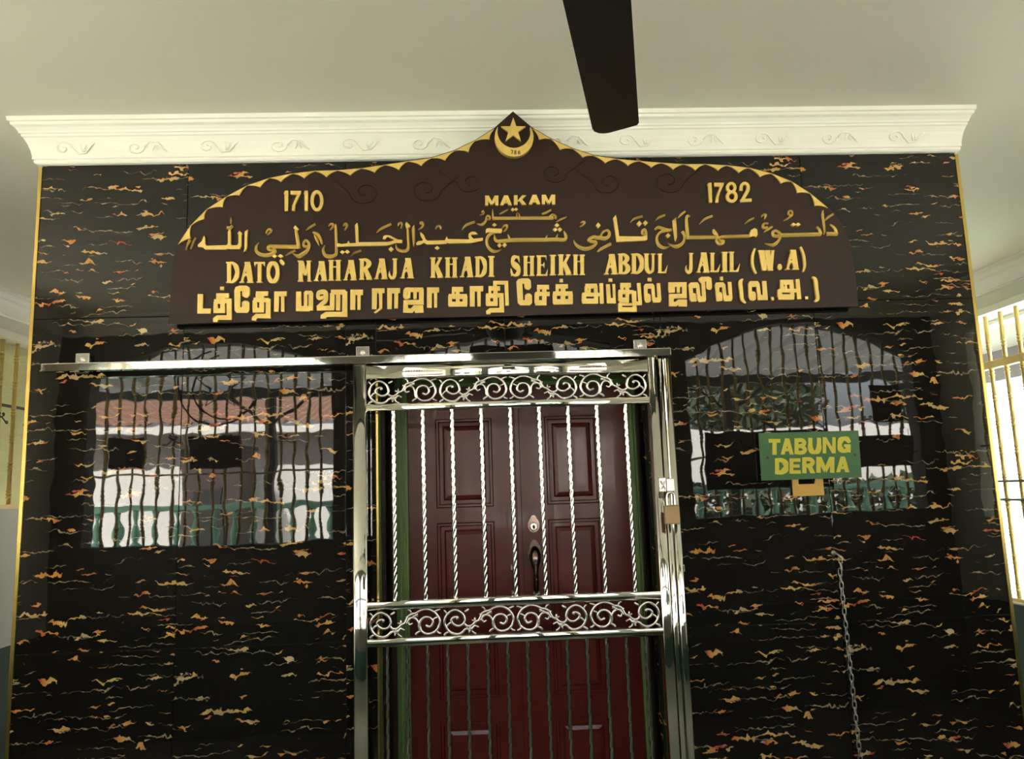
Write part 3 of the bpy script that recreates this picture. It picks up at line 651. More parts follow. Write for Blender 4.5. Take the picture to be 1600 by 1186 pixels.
 ('letter','tamil',[('S',[5944,878,97,5785,882,146,5778,1003,171,5791,1134,171,6405,1121,183]),('S',[6319,1211,183,6302,688,183,5802,687,175,5795,395,183,5965,384,161,6087,491,132,6318,481,146,6313,359,146,6057,353,122]),('S',[6088,1118,134,6075,814,122]),('S',[5912,1122,98,5901,855,97])]),
 ('letter','tamil',[('P',[6478,1110,6555,1194,6824,1200,6889,1101,6912,674,6973,673,6969,1148,6875,1248,6884,1345,6980,1404,7274,1405,7364,1335,7374,993,7326,909,7227,899,7145,961,7163,1217,7107,1218,7126,535,7086,451,6841,445,6788,519,6766,982,6632,985,6636,790,6733,775,6761,690,6757,471,6549,463,6499,550])]),
 ('letter_mark','tamil',[('P',[7695,1396,7808,1394,7807,1252,7689,1260])]),
 ('letter','tamil',[('P',[7481,1100,7533,1173,7803,1179,7885,1092,7916,676,8002,674,7976,1187,8123,1184,8139,562,8090,453,7820,447,7779,521,7758,985,7648,987,7645,816,7725,790,7758,716,7748,473,7526,453])]),
 ('letter','tamil',[('C',[8570,1290,49,8466,1165,147,8487,822,135,8510,504,123,8638,367,59])]),
 ('letter','tamil',[('P',[8758,1110,8836,1201,9132,1199,9201,1100,9230,671,9304,670,9299,1196,9464,1192,9491,463,9098,467,9072,980,8900,984,8892,813,9002,786,9046,688,9025,493,8949,446,8803,473,8759,596])]),
 ('letter_mark','tamil',[('P',[9615,577,9718,575,9730,453,9626,450])]),
 ('letter','tamil',[('S',[10004,1132,185,10510,1121,198]),('S',[10066,1130,123,10054,886,136]),('S',[10211,1078,89,10203,907,89]),('S',[10425,1147,163,10445,559,163]),('S',[9927,813,143,10642,797,143]),('S',[9965,839,173,9952,558,172]),('S',[9891,571,207,10507,558,207]),('S',[10664,1235,153,10700,468,158]),('S',[10031,925,84,10253,921,84])]),
 ('letter_mark','tamil',[('P',[10933,573,11047,570,11046,457,10935,455])]),
 ('letter','tamil',[('C',[11250,1306,59,11368,1201,124,11398,807,124,11418,464,124,11289,364,59])]),
 ('letter','latin',[('S',[-10617,2320,149,-10624,1563,148]),('S',[-10725,2314,43,-10533,2310,43]),('S',[-10732,1573,43,-10540,1569,43]),('C',[-10629,2298,66,-10485,2285,103,-10367,2156,172,-10326,1935,144,-10371,1728,172,-10492,1592,104,-10636,1585,66])]),
 ('letter','latin',[('S',[-9951,2306,214,-9847,1575,186]),('S',[-9984,2270,89,-10158,1582,89]),('S',[-10101,1775,76,-10013,1858,62,-9914,1771,103]),('S',[-10051,2301,43,-9851,2297,43]),('S',[-10253,1567,43,-10074,1563,43]),('S',[-9984,1561,43,-9735,1556,43])]),
 ('letter','latin',[('S',[-9509,2285,137,-9517,1558,136]),('S',[-9689,2274,75,-9328,2267,75]),('P',[-9709,2313,-9653,2312,-9642,2215,-9691,2139]),('P',[-9307,2305,-9364,2306,-9377,2210,-9326,2132]),('S',[-9627,1561,42,-9413,1556,42])]),
 ('letter','latin',[('C',[-8853,1909,130,-8868,1776,141,-8906,1665,161,-8962,1591,169,-9028,1566,121,-9093,1594,169,-9147,1670,161,-9183,1783,141,-9194,1916,118,-9180,2048,141,-9141,2160,161,-9085,2234,169,-9019,2259,121,-8954,2231,169,-8900,2155,161,-8864,2042,141,-8853,1909,130])]),
 ('letter','latin',[('S',[-8002,2314,154,-8013,1555,154]),('S',[-7696,2308,100,-7707,1548,99]),('S',[-7970,2277,170,-7836,1771,103]),('S',[-7721,2272,75,-7828,1771,87]),('S',[-8114,2309,43,-7915,2305,43]),('S',[-7791,2302,43,-7604,2299,43]),('S',[-8124,1564,43,-7913,1560,43]),('S',[-7772,1557,43,-7615,1554,43])]),
 ('letter','latin',[('S',[-7243,2280,207,-7146,1583,179]),('S',[-7275,2246,86,-7447,1589,86]),('S',[-7391,1773,73,-7305,1852,59,-7210,1769,99]),('S',[-7340,2275,41,-7147,2271,41]),('S',[-7538,1575,41,-7365,1571,41]),('S',[-7279,1569,41,-7038,1564,41])]),
 ('letter','latin',[('S',[-6884,2316,143,-6896,1566,142]),('S',[-6623,2310,143,-6635,1561,142]),('S',[-6888,2071,43,-6627,2066,43]),('S',[-6986,2310,43,-6777,2306,43]),('S',[-6730,2305,43,-6516,2301,43]),('S',[-6998,1576,43,-6789,1571,43]),('S',[-6742,1570,43,-6528,1566,43])]),
 ('letter','latin',[('S',[-6156,2301,211,-6058,1584,183]),('S',[-6188,2266,88,-6364,1591,88]),('S',[-6307,1780,74,-6220,1861,61,-6123,1776,101]),('S',[-6254,2296,42,-6058,2292,42]),('S',[-6457,1576,42,-6281,1572,42]),('S',[-6193,1570,42,-5948,1565,42])]),
 ('letter','latin',[('S',[-5752,2340,143,-5766,1574,143]),('C',[-5752,2318,65,-5609,2310,107,-5504,2211,176,-5511,2113,176,-5615,2008,111,-5746,1994,65]),('S',[-5651,2004,152,-5487,1592,189]),('S',[-5859,2335,44,-5669,2331,44]),('S',[-5873,1583,44,-5664,1579,44]),('S',[-5606,1578,44,-5385,1573,44])]),
 ('letter','latin',[('S',[-5016,2331,212,-4920,1603,184]),('S',[-5049,2295,88,-5227,1610,88]),('S',[-5169,1802,75,-5082,1885,62,-4985,1798,102]),('S',[-5115,2325,43,-4918,2321,43]),('S',[-5321,1595,43,-5144,1591,43]),('S',[-5056,1589,43,-4810,1584,43])]),
 ('letter','latin',[('C',[-4529,2326,121,-4535,2047,122,-4544,1782,135,-4588,1633,134,-4676,1615,104,-4737,1701,84,-4747,1810,33,-4726,1882,13]),('S',[-4623,2320,43,-4431,2316,43])]),
 ('letter','latin',[('S',[-4049,2331,212,-3954,1611,184]),('S',[-4082,2295,88,-4262,1618,88]),('S',[-4204,1808,75,-4116,1889,61,-4019,1804,102]),('S',[-4148,2325,42,-3951,2321,42]),('S',[-4356,1603,42,-4179,1599,42]),('S',[-4090,1598,42,-3843,1592,42])]),
 ('letter','latin',[('S',[-3116,2336,144,-3133,1594,144]),('S',[-2840,2306,91,-3053,1927,110]),('S',[-3019,2034,163,-2852,1612,194]),('S',[-3224,2331,43,-3020,2327,43]),('S',[-2940,2325,43,-2779,2322,43]),('S',[-3241,1604,42,-3037,1599,43]),('S',[-2972,1598,43,-2749,1593,43])]),
 ('letter','latin',[('S',[-2569,2325,143,-2587,1587,143]),('S',[-2307,2320,143,-2325,1582,143]),('S',[-2575,2084,42,-2313,2079,42]),('S',[-2672,2320,42,-2462,2316,42]),('S',[-2414,2315,42,-2200,2310,42]),('S',[-2689,1597,42,-2480,1592,42]),('S',[-2432,1591,42,-2218,1587,42])]),
 ('letter','latin',[('S',[-1830,2334,214,-1737,1608,185]),('S',[-1863,2298,89,-2047,1614,89]),('S',[-1987,1806,76,-1898,1889,62,-1801,1802,103]),('S',[-1929,2329,43,-1730,2325,43]),('S',[-2141,1600,43,-1963,1596,43]),('S',[-1874,1594,43,-1626,1589,43])]),
 ('letter','latin',[('S',[-1454,2336,144,-1474,1588,144]),('S',[-1559,2331,43,-1373,2327,43]),('S',[-1578,1597,43,-1393,1593,43]),('C',[-1467,2315,66,-1328,2302,102,-1215,2174,169,-1179,1956,139,-1227,1752,169,-1346,1617,103,-1485,1610,66])]),
 ('letter','latin',[('S',[-937,2345,156,-958,1584,156]),('S',[-1057,2340,44,-818,2335,44]),('S',[-1077,1594,44,-839,1589,44])]),
 ('letter','latin',[('C',[107,2109,16,80,2253,68,-1,2313,87,-99,2286,154,-150,2163,121,-98,2039,209,15,1926,216,73,1801,142,28,1667,158,-73,1610,92,-159,1641,69,-214,1593,45]),('C',[-218,1881,15,-197,1745,79,-165,1622,77]),('C',[89,2346,23,94,2233,37,103,2109,9])]),
 ('letter','latin',[('S',[344,2325,133,322,1588,133]),('S',[589,2320,133,566,1583,133]),('S',[337,2084,42,581,2079,42]),('S',[248,2319,42,444,2315,42]),('S',[488,2314,42,689,2310,42]),('S',[227,1597,42,422,1593,42]),('S',[467,1592,42,666,1588,42])]),
 ('letter','latin',[('S',[857,2333,132,834,1583,132]),('S',[761,2316,63,1123,2309,63]),('S',[878,1981,48,1028,1978,48]),('S',[739,1602,62,1143,1593,63]),('P',[1060,2329,1128,2340,1126,2134,1100,2244]),('P',[1058,1590,1143,1583,1161,1830,1118,1734]),('P',[1004,2039,1048,2087,1041,1869,1000,1925])]),
 ('letter','latin',[('S',[1370,2343,157,1346,1591,157]),('S',[1250,2338,43,1490,2333,43]),('S',[1227,1601,43,1467,1596,43])]),
 ('letter','latin',[('S',[1684,2353,152,1659,1590,152]),('S',[1974,2323,95,1746,1933,115]),('S',[1783,2043,171,1956,1608,204]),('S',[1570,2348,44,1785,2344,44]),('S',[1869,2342,44,2038,2339,44]),('S',[1545,1599,44,1760,1595,44]),('S',[1829,1593,44,2064,1588,44])]),
 ('letter','latin',[('S',[2228,2335,138,2203,1583,138]),('S',[2481,2330,138,2455,1577,138]),('S',[2220,2090,43,2472,2085,44]),('S',[2129,2330,43,2331,2326,44]),('S',[2377,2325,44,2584,2321,44]),('S',[2105,1592,43,2306,1588,43]),('S',[2352,1587,43,2559,1583,43])]),
 ('letter','latin',[('S',[3603,2327,216,3689,1600,187]),('S',[3569,2292,90,3376,1606,90]),('S',[3438,1798,76,3529,1881,63,3626,1795,104]),('S',[3502,2322,43,3703,2318,43]),('S',[3280,1592,43,3461,1588,43]),('S',[3551,1586,43,3802,1581,43])]),
 ('letter','latin',[('S',[3940,2340,147,3913,1590,147]),('C',[3928,2318,66,4069,2308,108,4172,2202,173,4162,2105,162,4058,2011,110,3939,1994,61]),('C',[3939,1989,59,4081,1967,111,4199,1826,176,4165,1694,178,4056,1614,97,3902,1610,65]),('S',[3833,2335,43,4023,2331,43]),('S',[3807,1600,43,3996,1596,43])]),
 ('letter','latin',[('S',[4448,2330,153,4420,1592,153]),('S',[4336,2325,43,4534,2321,43]),('S',[4309,1601,43,4507,1597,43]),('C',[4435,2309,66,4582,2296,104,4701,2170,176,4737,1954,148,4685,1753,176,4557,1620,105,4408,1613,66])]),
 ('letter','latin',[('C',[4920,2326,141,4912,2049,142,4907,1809,158,4962,1652,143,5044,1615,95,5127,1685,109,5154,1852,91,5164,2044,86,5175,2320,86]),('S',[4818,2320,43,5021,2316,43]),('S',[5093,2315,43,5265,2311,43])]),
 ('letter','latin',[('S',[5434,2311,124,5405,1588,124]),('S',[5313,1606,61,5644,1599,61]),('P',[5547,1597,5644,1590,5718,1885,5651,1758,5573,1643]),('S',[5330,2306,42,5521,2302,42])]),
 ('letter','latin',[('C',[6623,2311,108,6612,2030,109,6597,1761,123,6554,1611,129,6475,1593,104,6423,1679,78,6417,1789,30,6438,1862,12]),('S',[6540,2305,44,6710,2302,44])]),
 ('letter','latin',[('S',[7110,2319,213,7190,1594,185]),('S',[7076,2283,89,6881,1601,89]),('S',[6944,1792,76,7034,1874,63,7129,1788,103]),('S',[7011,2313,43,7209,2309,43]),('S',[6787,1586,43,6965,1582,43]),('S',[7054,1580,43,7301,1575,43])]),
 ('letter','latin',[('S',[7441,2300,125,7410,1590,125]),('S',[7317,1608,60,7651,1601,60]),('P',[7553,1598,7650,1592,7726,1881,7658,1756,7580,1643]),('S',[7337,2296,41,7529,2292,41])]),
 ('letter','latin',[('S',[7918,2327,165,7885,1580,164]),('S',[7792,2322,44,8044,2317,44]),('S',[7759,1590,43,8011,1585,43])]),
 ('letter','latin',[('S',[8186,2329,133,8153,1580,133]),('S',[8054,1599,63,8408,1591,63]),('P',[8304,1589,8407,1582,8488,1887,8415,1756,8332,1636]),('S',[8075,2324,44,8279,2320,44])]),
 ('letter','latin',[('S',[9333,2348,209,9417,1627,189]),('S',[9549,2344,209,9633,1622,189]),('S',[9549,2197,67,9449,1663,67]),('S',[9766,2340,111,9664,1634,130]),('S',[9210,2356,44,9442,2351,44]),('S',[9473,2350,44,9673,2346,44]),('S',[9704,2346,44,9834,2343,44]),('S',[9336,1611,44,9484,1608,44]),('S',[9561,1607,44,9746,1603,44])]),
 ('letter_mark','latin',[('C',[-8745,2375,84,-8688,2278,145,-8612,2188,94])]),
 ('letter','latin',[('C',[9091,2451,74,8994,2207,94,8963,1913,99,9006,1667,94,9091,1482,74])]),
 ('letter_mark','latin',[('P',[10096,1713,10082,1652,10047,1608,10002,1593,9958,1610,9928,1656,9919,1717,9934,1778,9968,1822,10013,1838,10057,1821,10087,1775])]),
 ('letter','latin',[('S',[10551,2356,222,10633,1640,193]),('S',[10515,2321,92,10308,1647,92]),('S',[10374,1836,78,10469,1917,62,10569,1832,105]),('S',[10447,2351,43,10654,2347,43]),('S',[10209,1632,43,10396,1628,43]),('S',[10489,1626,43,10749,1621,43])]),
 ('letter','latin',[('C',[10850,2478,74,10937,2242,94,10974,1995,99,10973,1725,94,10896,1518,64])]),
 ('letter','latin',[('S',[-1048,4656,120,-1058,4283,120]),('S',[-668,4650,120,-679,4277,120]),('P',[-1108,4657,-968,4655,-845,4391,-899,4280]),('P',[-608,4649,-748,4651,-885,4392,-839,4279])]),
 ('letter','latin',[('P',[-396,4653,-251,4650,-425,4280,-561,4282]),('P',[-396,4653,-251,4650,-108,4274,-244,4276]),('S',[-456,4388,66,-207,4384,66])]),
 ('letter','latin',[('S',[46,4650,137,36,4284,137]),('P',[283,4646,444,4644,210,4427,79,4402]),('P',[145,4480,255,4518,447,4277,277,4280])]),
 ('letter','latin',[('P',[683,4659,826,4657,654,4293,520,4295]),('P',[683,4659,826,4657,967,4287,833,4290]),('S',[624,4400,65,869,4395,65])]),
 ('letter','latin',[('S',[1094,4652,120,1082,4285,120]),('S',[1474,4646,120,1463,4279,120]),('P',[1034,4653,1174,4651,1296,4392,1242,4283]),('P',[1535,4645,1394,4647,1256,4393,1302,4282])]),
 ('numeral','numeral',[('P',[-8591,4855,-8536,4967,-8425,4965,-8440,4201,-8562,4196,-8561,4830])]),
 ('numeral','numeral',[('P',[-8336,4959,-7959,4953,-7965,4868,-8081,4617,-8178,4425,-8205,4209,-8304,4206,-8284,4403,-8102,4810,-8338,4819])]),
 ('numeral','numeral',[('P',[-7854,4842,-7817,4955,-7699,4954,-7715,4188,-7829,4183,-7829,4818])]),
 ('numeral','numeral',[('C',[-7196,4565,118,-7211,4436,118,-7252,4327,118,-7311,4255,118,-7380,4230,118,-7448,4257,118,-7505,4332,118,-7542,4442,118,-7554,4572,118,-7539,4701,118,-7498,4810,118,-7439,4882,118,-7370,4907,118,-7301,4880,118,-7244,4806,118,-7207,4695,118,-7196,4565,118])]),
 ('numeral','numeral',[('P',[7350,4899,7417,5009,7523,5008,7520,4249,7408,4243,7394,4886])]),
 ('numeral','numeral',[('P',[7621,5006,8002,5000,7988,4914,7845,4644,7775,4447,7754,4245,7643,4247,7676,4449,7842,4847,7620,4850])]),
 ('numeral','numeral',[('C',[8423,4807,109,8409,4745,109,8376,4693,109,8328,4658,109,8273,4647,109,8218,4660,109,8173,4696,109,8145,4749,109,8137,4812,109,8150,4874,109,8184,4927,109,8232,4962,109,8287,4973,109,8341,4960,109,8386,4924,109,8415,4870,109,8423,4807,109]),('C',[8450,4460,119,8434,4393,119,8395,4335,119,8339,4298,119,8274,4285,118,8210,4300,118,8157,4339,118,8124,4398,118,8114,4466,118,8130,4534,118,8169,4591,119,8225,4629,119,8290,4641,119,8353,4627,119,8406,4587,119,8440,4529,119,8450,4460,119])]),
 ('numeral','numeral',[('C',[8650,4680,119,8670,4853,119,8736,4946,109,8836,4964,114,8931,4874,119,8918,4700,124,8816,4529,124,8670,4296,109]),('S',[8613,4297,124,9042,4314,124])]),
 ('star','emblem',[('P',[36,7634,141,7293,493,7283,205,7071,298,6727,16,6937,-278,6735,-164,7076,-440,7295,-87,7296])]),
 ('crescent','emblem',[('P',[674,7221,729,7102,763,6975,774,6843,762,6710,727,6582,671,6462,595,6353,501,6260,394,6184,275,6129,149,6096,20,6086,-108,6100,-232,6136,-347,6195,-450,6273,-538,6369,-607,6480,-656,6601,-683,6730,-688,6862,-669,6994,-628,7120,-566,7237,-555,7223,-575,7128,-581,7032,-572,6936,-549,6843,-512,6755,-462,6674,-401,6601,-329,6539,-248,6489,-161,6452,-69,6429,26,6420,121,6426,214,6447,304,6481,387,6529,463,6589,529,6660,583,6740,625,6827,654,6920,668,7015,668,7112,653,7207])]),
 ('numeral','dark',[('S',[-96,6327,28,-27,6318,28,-64,6188,28])]),
 ('numeral','dark',[('S',[99,6283,24,90,6260,24,70,6250,24,50,6260,24,43,6284,24,52,6307,24,72,6317,24,92,6307,24,99,6283,24]),('S',[104,6217,24,93,6192,24,68,6182,24,44,6193,24,35,6218,24,45,6243,24,70,6253,24,94,6242,24,104,6217,24])]),
 ('numeral','dark',[('S',[241,6314,24,186,6267,28,177,6216,28]),('S',[246,6219,24,235,6194,24,210,6184,24,186,6195,24,177,6220,24,188,6245,24,212,6255,24,237,6244,24,246,6219,24])]),
 ('scallop','scallop',[('P',[-12481,3027,-12012,3735,-12045,3598,-12057,3470,-12050,3351,-12022,3242,-12136,3221,-12251,3177,-12366,3113])]),
 ('scallop','scallop',[('P',[-12012,3735,-11413,4336,-11472,4228,-11510,4131,-11526,4043,-11521,3966,-11637,3932,-11757,3883,-11882,3817])]),
 ('scallop','scallop',[('P',[-11413,4336,-10697,4793,-10771,4691,-10821,4591,-10845,4495,-10845,4401,-10978,4410,-11116,4403,-11262,4378])]),
 ('scallop','scallop',[('P',[-10697,4793,-9943,5191,-10046,5099,-10130,5009,-10194,4920,-10237,4834,-10333,4847,-10441,4845,-10562,4827])]),
 ('scallop','scallop',[('P',[-9943,5191,-9116,5468,-9235,5384,-9332,5296,-9409,5205,-9464,5111,-9561,5154,-9673,5182,-9800,5194])]),
 ('scallop','scallop',[('P',[-9116,5468,-8266,5624,-8401,5557,-8517,5483,-8615,5403,-8694,5316,-8772,5374,-8868,5419,-8983,5450])]),
 ('scallop','scallop',[('P',[-8266,5624,-7437,5709,-7566,5653,-7677,5590,-7769,5518,-7843,5438,-7922,5503,-8019,5555,-8133,5596])]),
 ('scallop','scallop',[('P',[-7437,5709,-6607,5720,-6737,5673,-6848,5616,-6940,5547,-7014,5469,-7093,5545,-7190,5611,-7305,5665])]),
 ('scallop','scallop',[('P',[-6607,5720,-5727,5780,-5857,5728,-5967,5668,-6055,5598,-6121,5521,-6217,5588,-6330,5643,-6460,5687])]),
 ('scallop','scallop',[('P',[-5727,5780,-4842,5898,-4970,5839,-5075,5772,-5157,5699,-5218,5619,-5320,5677,-5439,5724,-5575,5758])]),
 ('scallop','scallop',[('P',[-4842,5898,-3979,6022,-4097,5955,-4191,5878,-4262,5793,-4309,5700,-4421,5771,-4547,5827,-4688,5870])]),
 ('scallop','scallop',[('P',[-3979,6022,-3100,6132,-3226,6073,-3330,6006,-3412,5932,-3471,5851,-3574,5912,-3693,5961,-3828,5998])]),
 ('scallop','scallop',[('P',[-3100,6132,-2218,6403,-2342,6318,-2443,6229,-2521,6136,-2576,6038,-2684,6086,-2807,6117,-2946,6132])]),
 ('scallop','scallop',[('P',[-2218,6403,-1437,6771,-1535,6669,-1610,6564,-1661,6457,-1690,6347,-1805,6389,-1932,6412,-2070,6417])]),
 ('scallop','scallop',[('P',[-1437,6771,-699,7230,-783,7124,-842,7021,-877,6919,-887,6820,-1013,6835,-1146,6832,-1288,6810])]),
 ('scallop','scallop',[('P',[757,7223,1449,6806,1321,6828,1203,6832,1095,6815,998,6780,968,6892,917,7004,847,7114])]),
 ('scallop','scallop',[('P',[1449,6806,2241,6424,2105,6442,1983,6442,1877,6423,1784,6386,1731,6494,1657,6599,1563,6703])]),
 ('scallop','scallop',[('P',[2241,6424,3050,6141,2921,6147,2810,6137,2716,6113,2639,6072,2567,6165,2476,6254,2368,6341])]),
 ('scallop','scallop',[('P',[3050,6141,3937,5992,3796,5974,3674,5944,3571,5901,3487,5845,3407,5929,3308,6006,3188,6076])]),
 ('scallop','scallop',[('P',[3937,5992,4793,5905,4655,5879,4536,5842,4435,5793,4352,5733,4277,5809,4183,5877,4070,5938])]),
 ('scallop','scallop',[('P',[4793,5905,5650,5818,5520,5792,5409,5754,5319,5705,5249,5645,5161,5722,5056,5790,4933,5851])]),
 ('scallop','scallop',[('P',[5650,5818,6509,5750,6374,5719,6258,5676,6161,5622,6082,5556,6002,5634,5903,5704,5786,5765])]),
 ('scallop','scallop',[('P',[6509,5750,7337,5745,7210,5703,7102,5650,7013,5587,6944,5513,6861,5588,6761,5652,6644,5706])]),
 ('scallop','scallop',[('P',[7337,5745,8181,5685,8059,5652,7958,5607,7879,5550,7820,5482,7723,5561,7610,5632,7481,5693])]),
 ('scallop','scallop',[('P',[8181,5685,9027,5573,8896,5546,8785,5507,8692,5454,8619,5388,8536,5474,8436,5553,8317,5623])]),
 ('scallop','scallop',[('P',[9027,5573,9887,5343,9747,5334,9624,5309,9520,5268,9433,5211,9361,5310,9270,5404,9158,5491])]),
 ('scallop','scallop',[('P',[9887,5343,10644,5020,10518,5028,10406,5019,10310,4993,10229,4950,10171,5053,10094,5153,10000,5250])]),
 ('scallop','scallop',[('P',[10644,5020,11356,4538,11215,4576,11083,4594,10960,4592,10846,4571,10829,4681,10789,4793,10728,4906])]),
 ('scallop','scallop',[('P',[11356,4538,12014,3965,11877,4020,11748,4054,11625,4068,11509,4060,11504,4174,11477,4291,11427,4412])]),
 ('board','board',[('P',[-12864,102,-12826,836,-12776,1476,-12702,2332,-12559,2903,-12512,3070,-12041,3780,-11441,4383,-10722,4841,-9966,5240,-9138,5518,-8284,5675,-7453,5760,-6621,5771,-5738,5831,-4851,5950,-3986,6074,-3104,6184,-2220,6457,-1436,6826,-696,7285,39,7921,764,7279,1459,6860,2253,6478,3063,6193,3954,6044,4811,5957,5671,5870,6533,5802,7363,5797,8209,5737,9058,5624,9920,5394,10679,5070,11393,4586,12053,4011,12268,3808,12570,3354,12855,2591,12958,1708,13013,867,13026,166])]),
 ('carved_scroll','carved',[('C',[-6788,5399,24,-6226,4903,38,-6103,4643,38,-5843,4489,38,-5542,4477,38,-5300,4593,38,-5185,4784,38,-5216,4981,38,-5361,5119,38,-5555,5164,38,-5729,5118,38,-5829,5013,38,-5838,4896,38,-5773,4809,38,-5676,4776,38,-5592,4793,38])]),
 ('carved_scroll','carved',[('C',[-2124,5423,24,-2713,4943,38,-2848,4686,38,-3117,4540,38,-3420,4538,38,-3658,4663,38,-3766,4858,38,-3727,5054,38,-3576,5188,38,-3378,5227,38,-3205,5175,38,-3109,5067,38,-3105,4949,38,-3174,4864,38,-3273,4833,38,-3357,4853,38])]),
 ('carved_scroll','carved',[('C',[-2839,5704,24,-2178,5203,38,-2074,4982,38,-1852,4851,39,-1594,4841,39,-1387,4940,39,-1287,5103,39,-1312,5270,39,-1435,5388,39,-1602,5426,39,-1751,5387,39,-1837,5298,39,-1845,5198,39,-1790,5124,39,-1707,5095,39,-1635,5109,39])]),
 ('carved_scroll','carved',[('C',[2746,5989,24,2046,5506,39,1928,5286,39,1696,5162,39,1436,5160,39,1232,5266,39,1141,5433,39,1176,5600,39,1307,5714,39,1477,5748,39,1625,5704,39,1707,5611,39,1709,5511,39,1649,5438,39,1564,5412,39,1492,5428,39])]),
 ('carved_scroll','carved',[('C',[2367,5624,24,2985,5121,39,3098,4878,39,3342,4734,39,3627,4722,39,3859,4831,39,3971,5010,39,3945,5194,39,3810,5323,39,3625,5366,39,3460,5323,39,3364,5224,39,3354,5115,39,3414,5033,39,3505,5002,39,3585,5018,39])]),
 ('carved_scroll','carved',[('C',[7160,5601,25,6546,5114,39,6402,4853,39,6124,4705,39,5812,4703,39,5570,4829,39,5462,5028,39,5505,5226,39,5663,5362,39,5867,5402,39,6044,5349,39,6141,5239,39,6143,5120,39,6071,5033,39,5968,5002,39,5882,5022,39])]),
]
NOTICE_PIECES = [
 ('letter','derma',[('S',[9741,18655,144,10184,18641,144]),('S',[9968,18719,159,9920,18129,159])]),
 ('letter','derma',[('P',[10372,18726,10530,18721,10302,18126,10155,18130]),('P',[10372,18726,10530,18721,10645,18115,10498,18119]),('S',[10280,18300,110,10550,18292,110])]),
 ('letter','derma',[('S',[10808,18713,151,10757,18122,150]),('C',[10774,18648,135,11009,18635,153,11095,18538,132,10992,18440,142,10779,18432,113]),('C',[10778,18423,114,11000,18396,144,11091,18274,141,10981,18180,152,10734,18188,132])]),
 ('letter','derma',[('C',[11333,18718,155,11314,18509,158,11303,18330,202,11355,18209,194,11450,18177,134,11549,18203,194,11623,18321,202,11644,18499,158,11663,18708,155])]),
 ('letter','derma',[('S',[11875,18724,127,11820,18124,127]),('S',[12237,18713,127,12181,18113,127]),('P',[11812,18726,11944,18722,12244,18111,12112,18115])]),
 ('letter','derma',[('C',[12813,18489,116,12739,18620,196,12618,18654,148,12488,18589,217,12428,18425,158,12456,18259,217,12573,18186,145,12688,18222,157,12762,18340,186]),('S',[12592,18384,110,12840,18376,110]),('S',[12779,18414,129,12751,18130,128])]),
 ('letter','derma',[('S',[10005,17993,159,9956,17407,159]),('C',[9969,17923,144,10168,17917,170,10296,17807,239,10319,17689,164,10276,17573,239,10131,17472,169,9932,17478,143])]),
 ('letter','derma',[('S',[10549,17976,143,10500,17409,142]),('S',[10514,17914,128,10882,17903,128]),('S',[10495,17693,116,10831,17682,116]),('S',[10476,17472,127,10853,17460,128])]),
 ('letter','derma',[('S',[11042,17995,157,10990,17409,157]),('C',[11007,17932,134,11252,17918,156,11346,17809,147,11232,17695,159,11010,17690,124]),('P',[11109,17699,11283,17708,11402,17396,11218,17402])]),
 ('letter','derma',[('S',[11580,17998,164,11526,17411,164]),('S',[12100,17982,164,12045,17394,164]),('P',[11498,18000,11689,17994,11829,17578,11745,17404]),('P',[12182,17979,11990,17985,11775,17579,11826,17401])]),
 ('letter','derma',[('P',[12422,17985,12583,17980,12347,17404,12197,17408]),('P',[12422,17985,12583,17980,12697,17393,12547,17397]),('S',[12325,17573,107,12601,17565,107])]),
 ('plate','plate',[('P',[9384,18958,13196,18940,13159,17186,9365,17188])]),
 ('yellow','yellow',[('P',[10553,17216,10790,17222,10785,17009,11399,17008,11462,17200,11727,17226,11713,16574,10551,16567])]),
]

TH = math.atan2(0.07, 0.77)
sb = tag(empty('sign_board', (0.05, -0.05, 2.35), (TH, 0, 0)),
         'dark brown arched wooden board with gilt lettering in three scripts above the gate', 'sign')
F_ = 1e-4
def piece(name, grp, strokes, parent, m, yf, yb, ridge=False):
    bm = bmesh.new()
    yb_ = yb
    for kk_, (kind, d) in enumerate(strokes):
        if kk_: yf -= 0.00012
        if kind == 'P':
            pts = [(d[i]*F_, d[i+1]*F_) for i in range(0, len(d), 2)]; prism(bm, pts, yf, yb)
        else:
            pts = [(d[i]*F_, d[i+1]*F_, d[i+2]*F_) for i in range(0, len(d), 3)]
            if kind == 'C': pts = catmull(pts, 4)
            ribbon(bm, pts, yf, yb, ridge)
    return link(name, bm, m, parent)
for name, grp, st in SIGN_PIECES:
    if grp == 'board':
        d = st[0][1]; pts = [(d[i]*F_, d[i+1]*F_) for i in range(0, len(d), 2)]
        bm = bmesh.new(); prism(bm, pts, 0.0, 0.026)
        bm.faces.new([v for v in bm.verts][len(pts):2*len(pts)])
        link('board', bm, m_board, sb)
    elif grp == 'scallop': piece(name, grp, st, sb, m_leaf, -0.008, 0.001)
    elif grp == 'carved': piece(name, grp, st, sb, m_board, -0.003, 0.001, True)
    elif grp == 'emblem': piece(name, grp, st, sb, m_leaf, -0.014 if name == 'star' else -0.024, 0.001)
    elif grp == 'dark': piece(name, grp, st, sb, m_ink, -0.0252, -0.020)
    else: piece(name, grp, st, sb, m_leaf, -0.012, 0.001, grp == 'arabic')

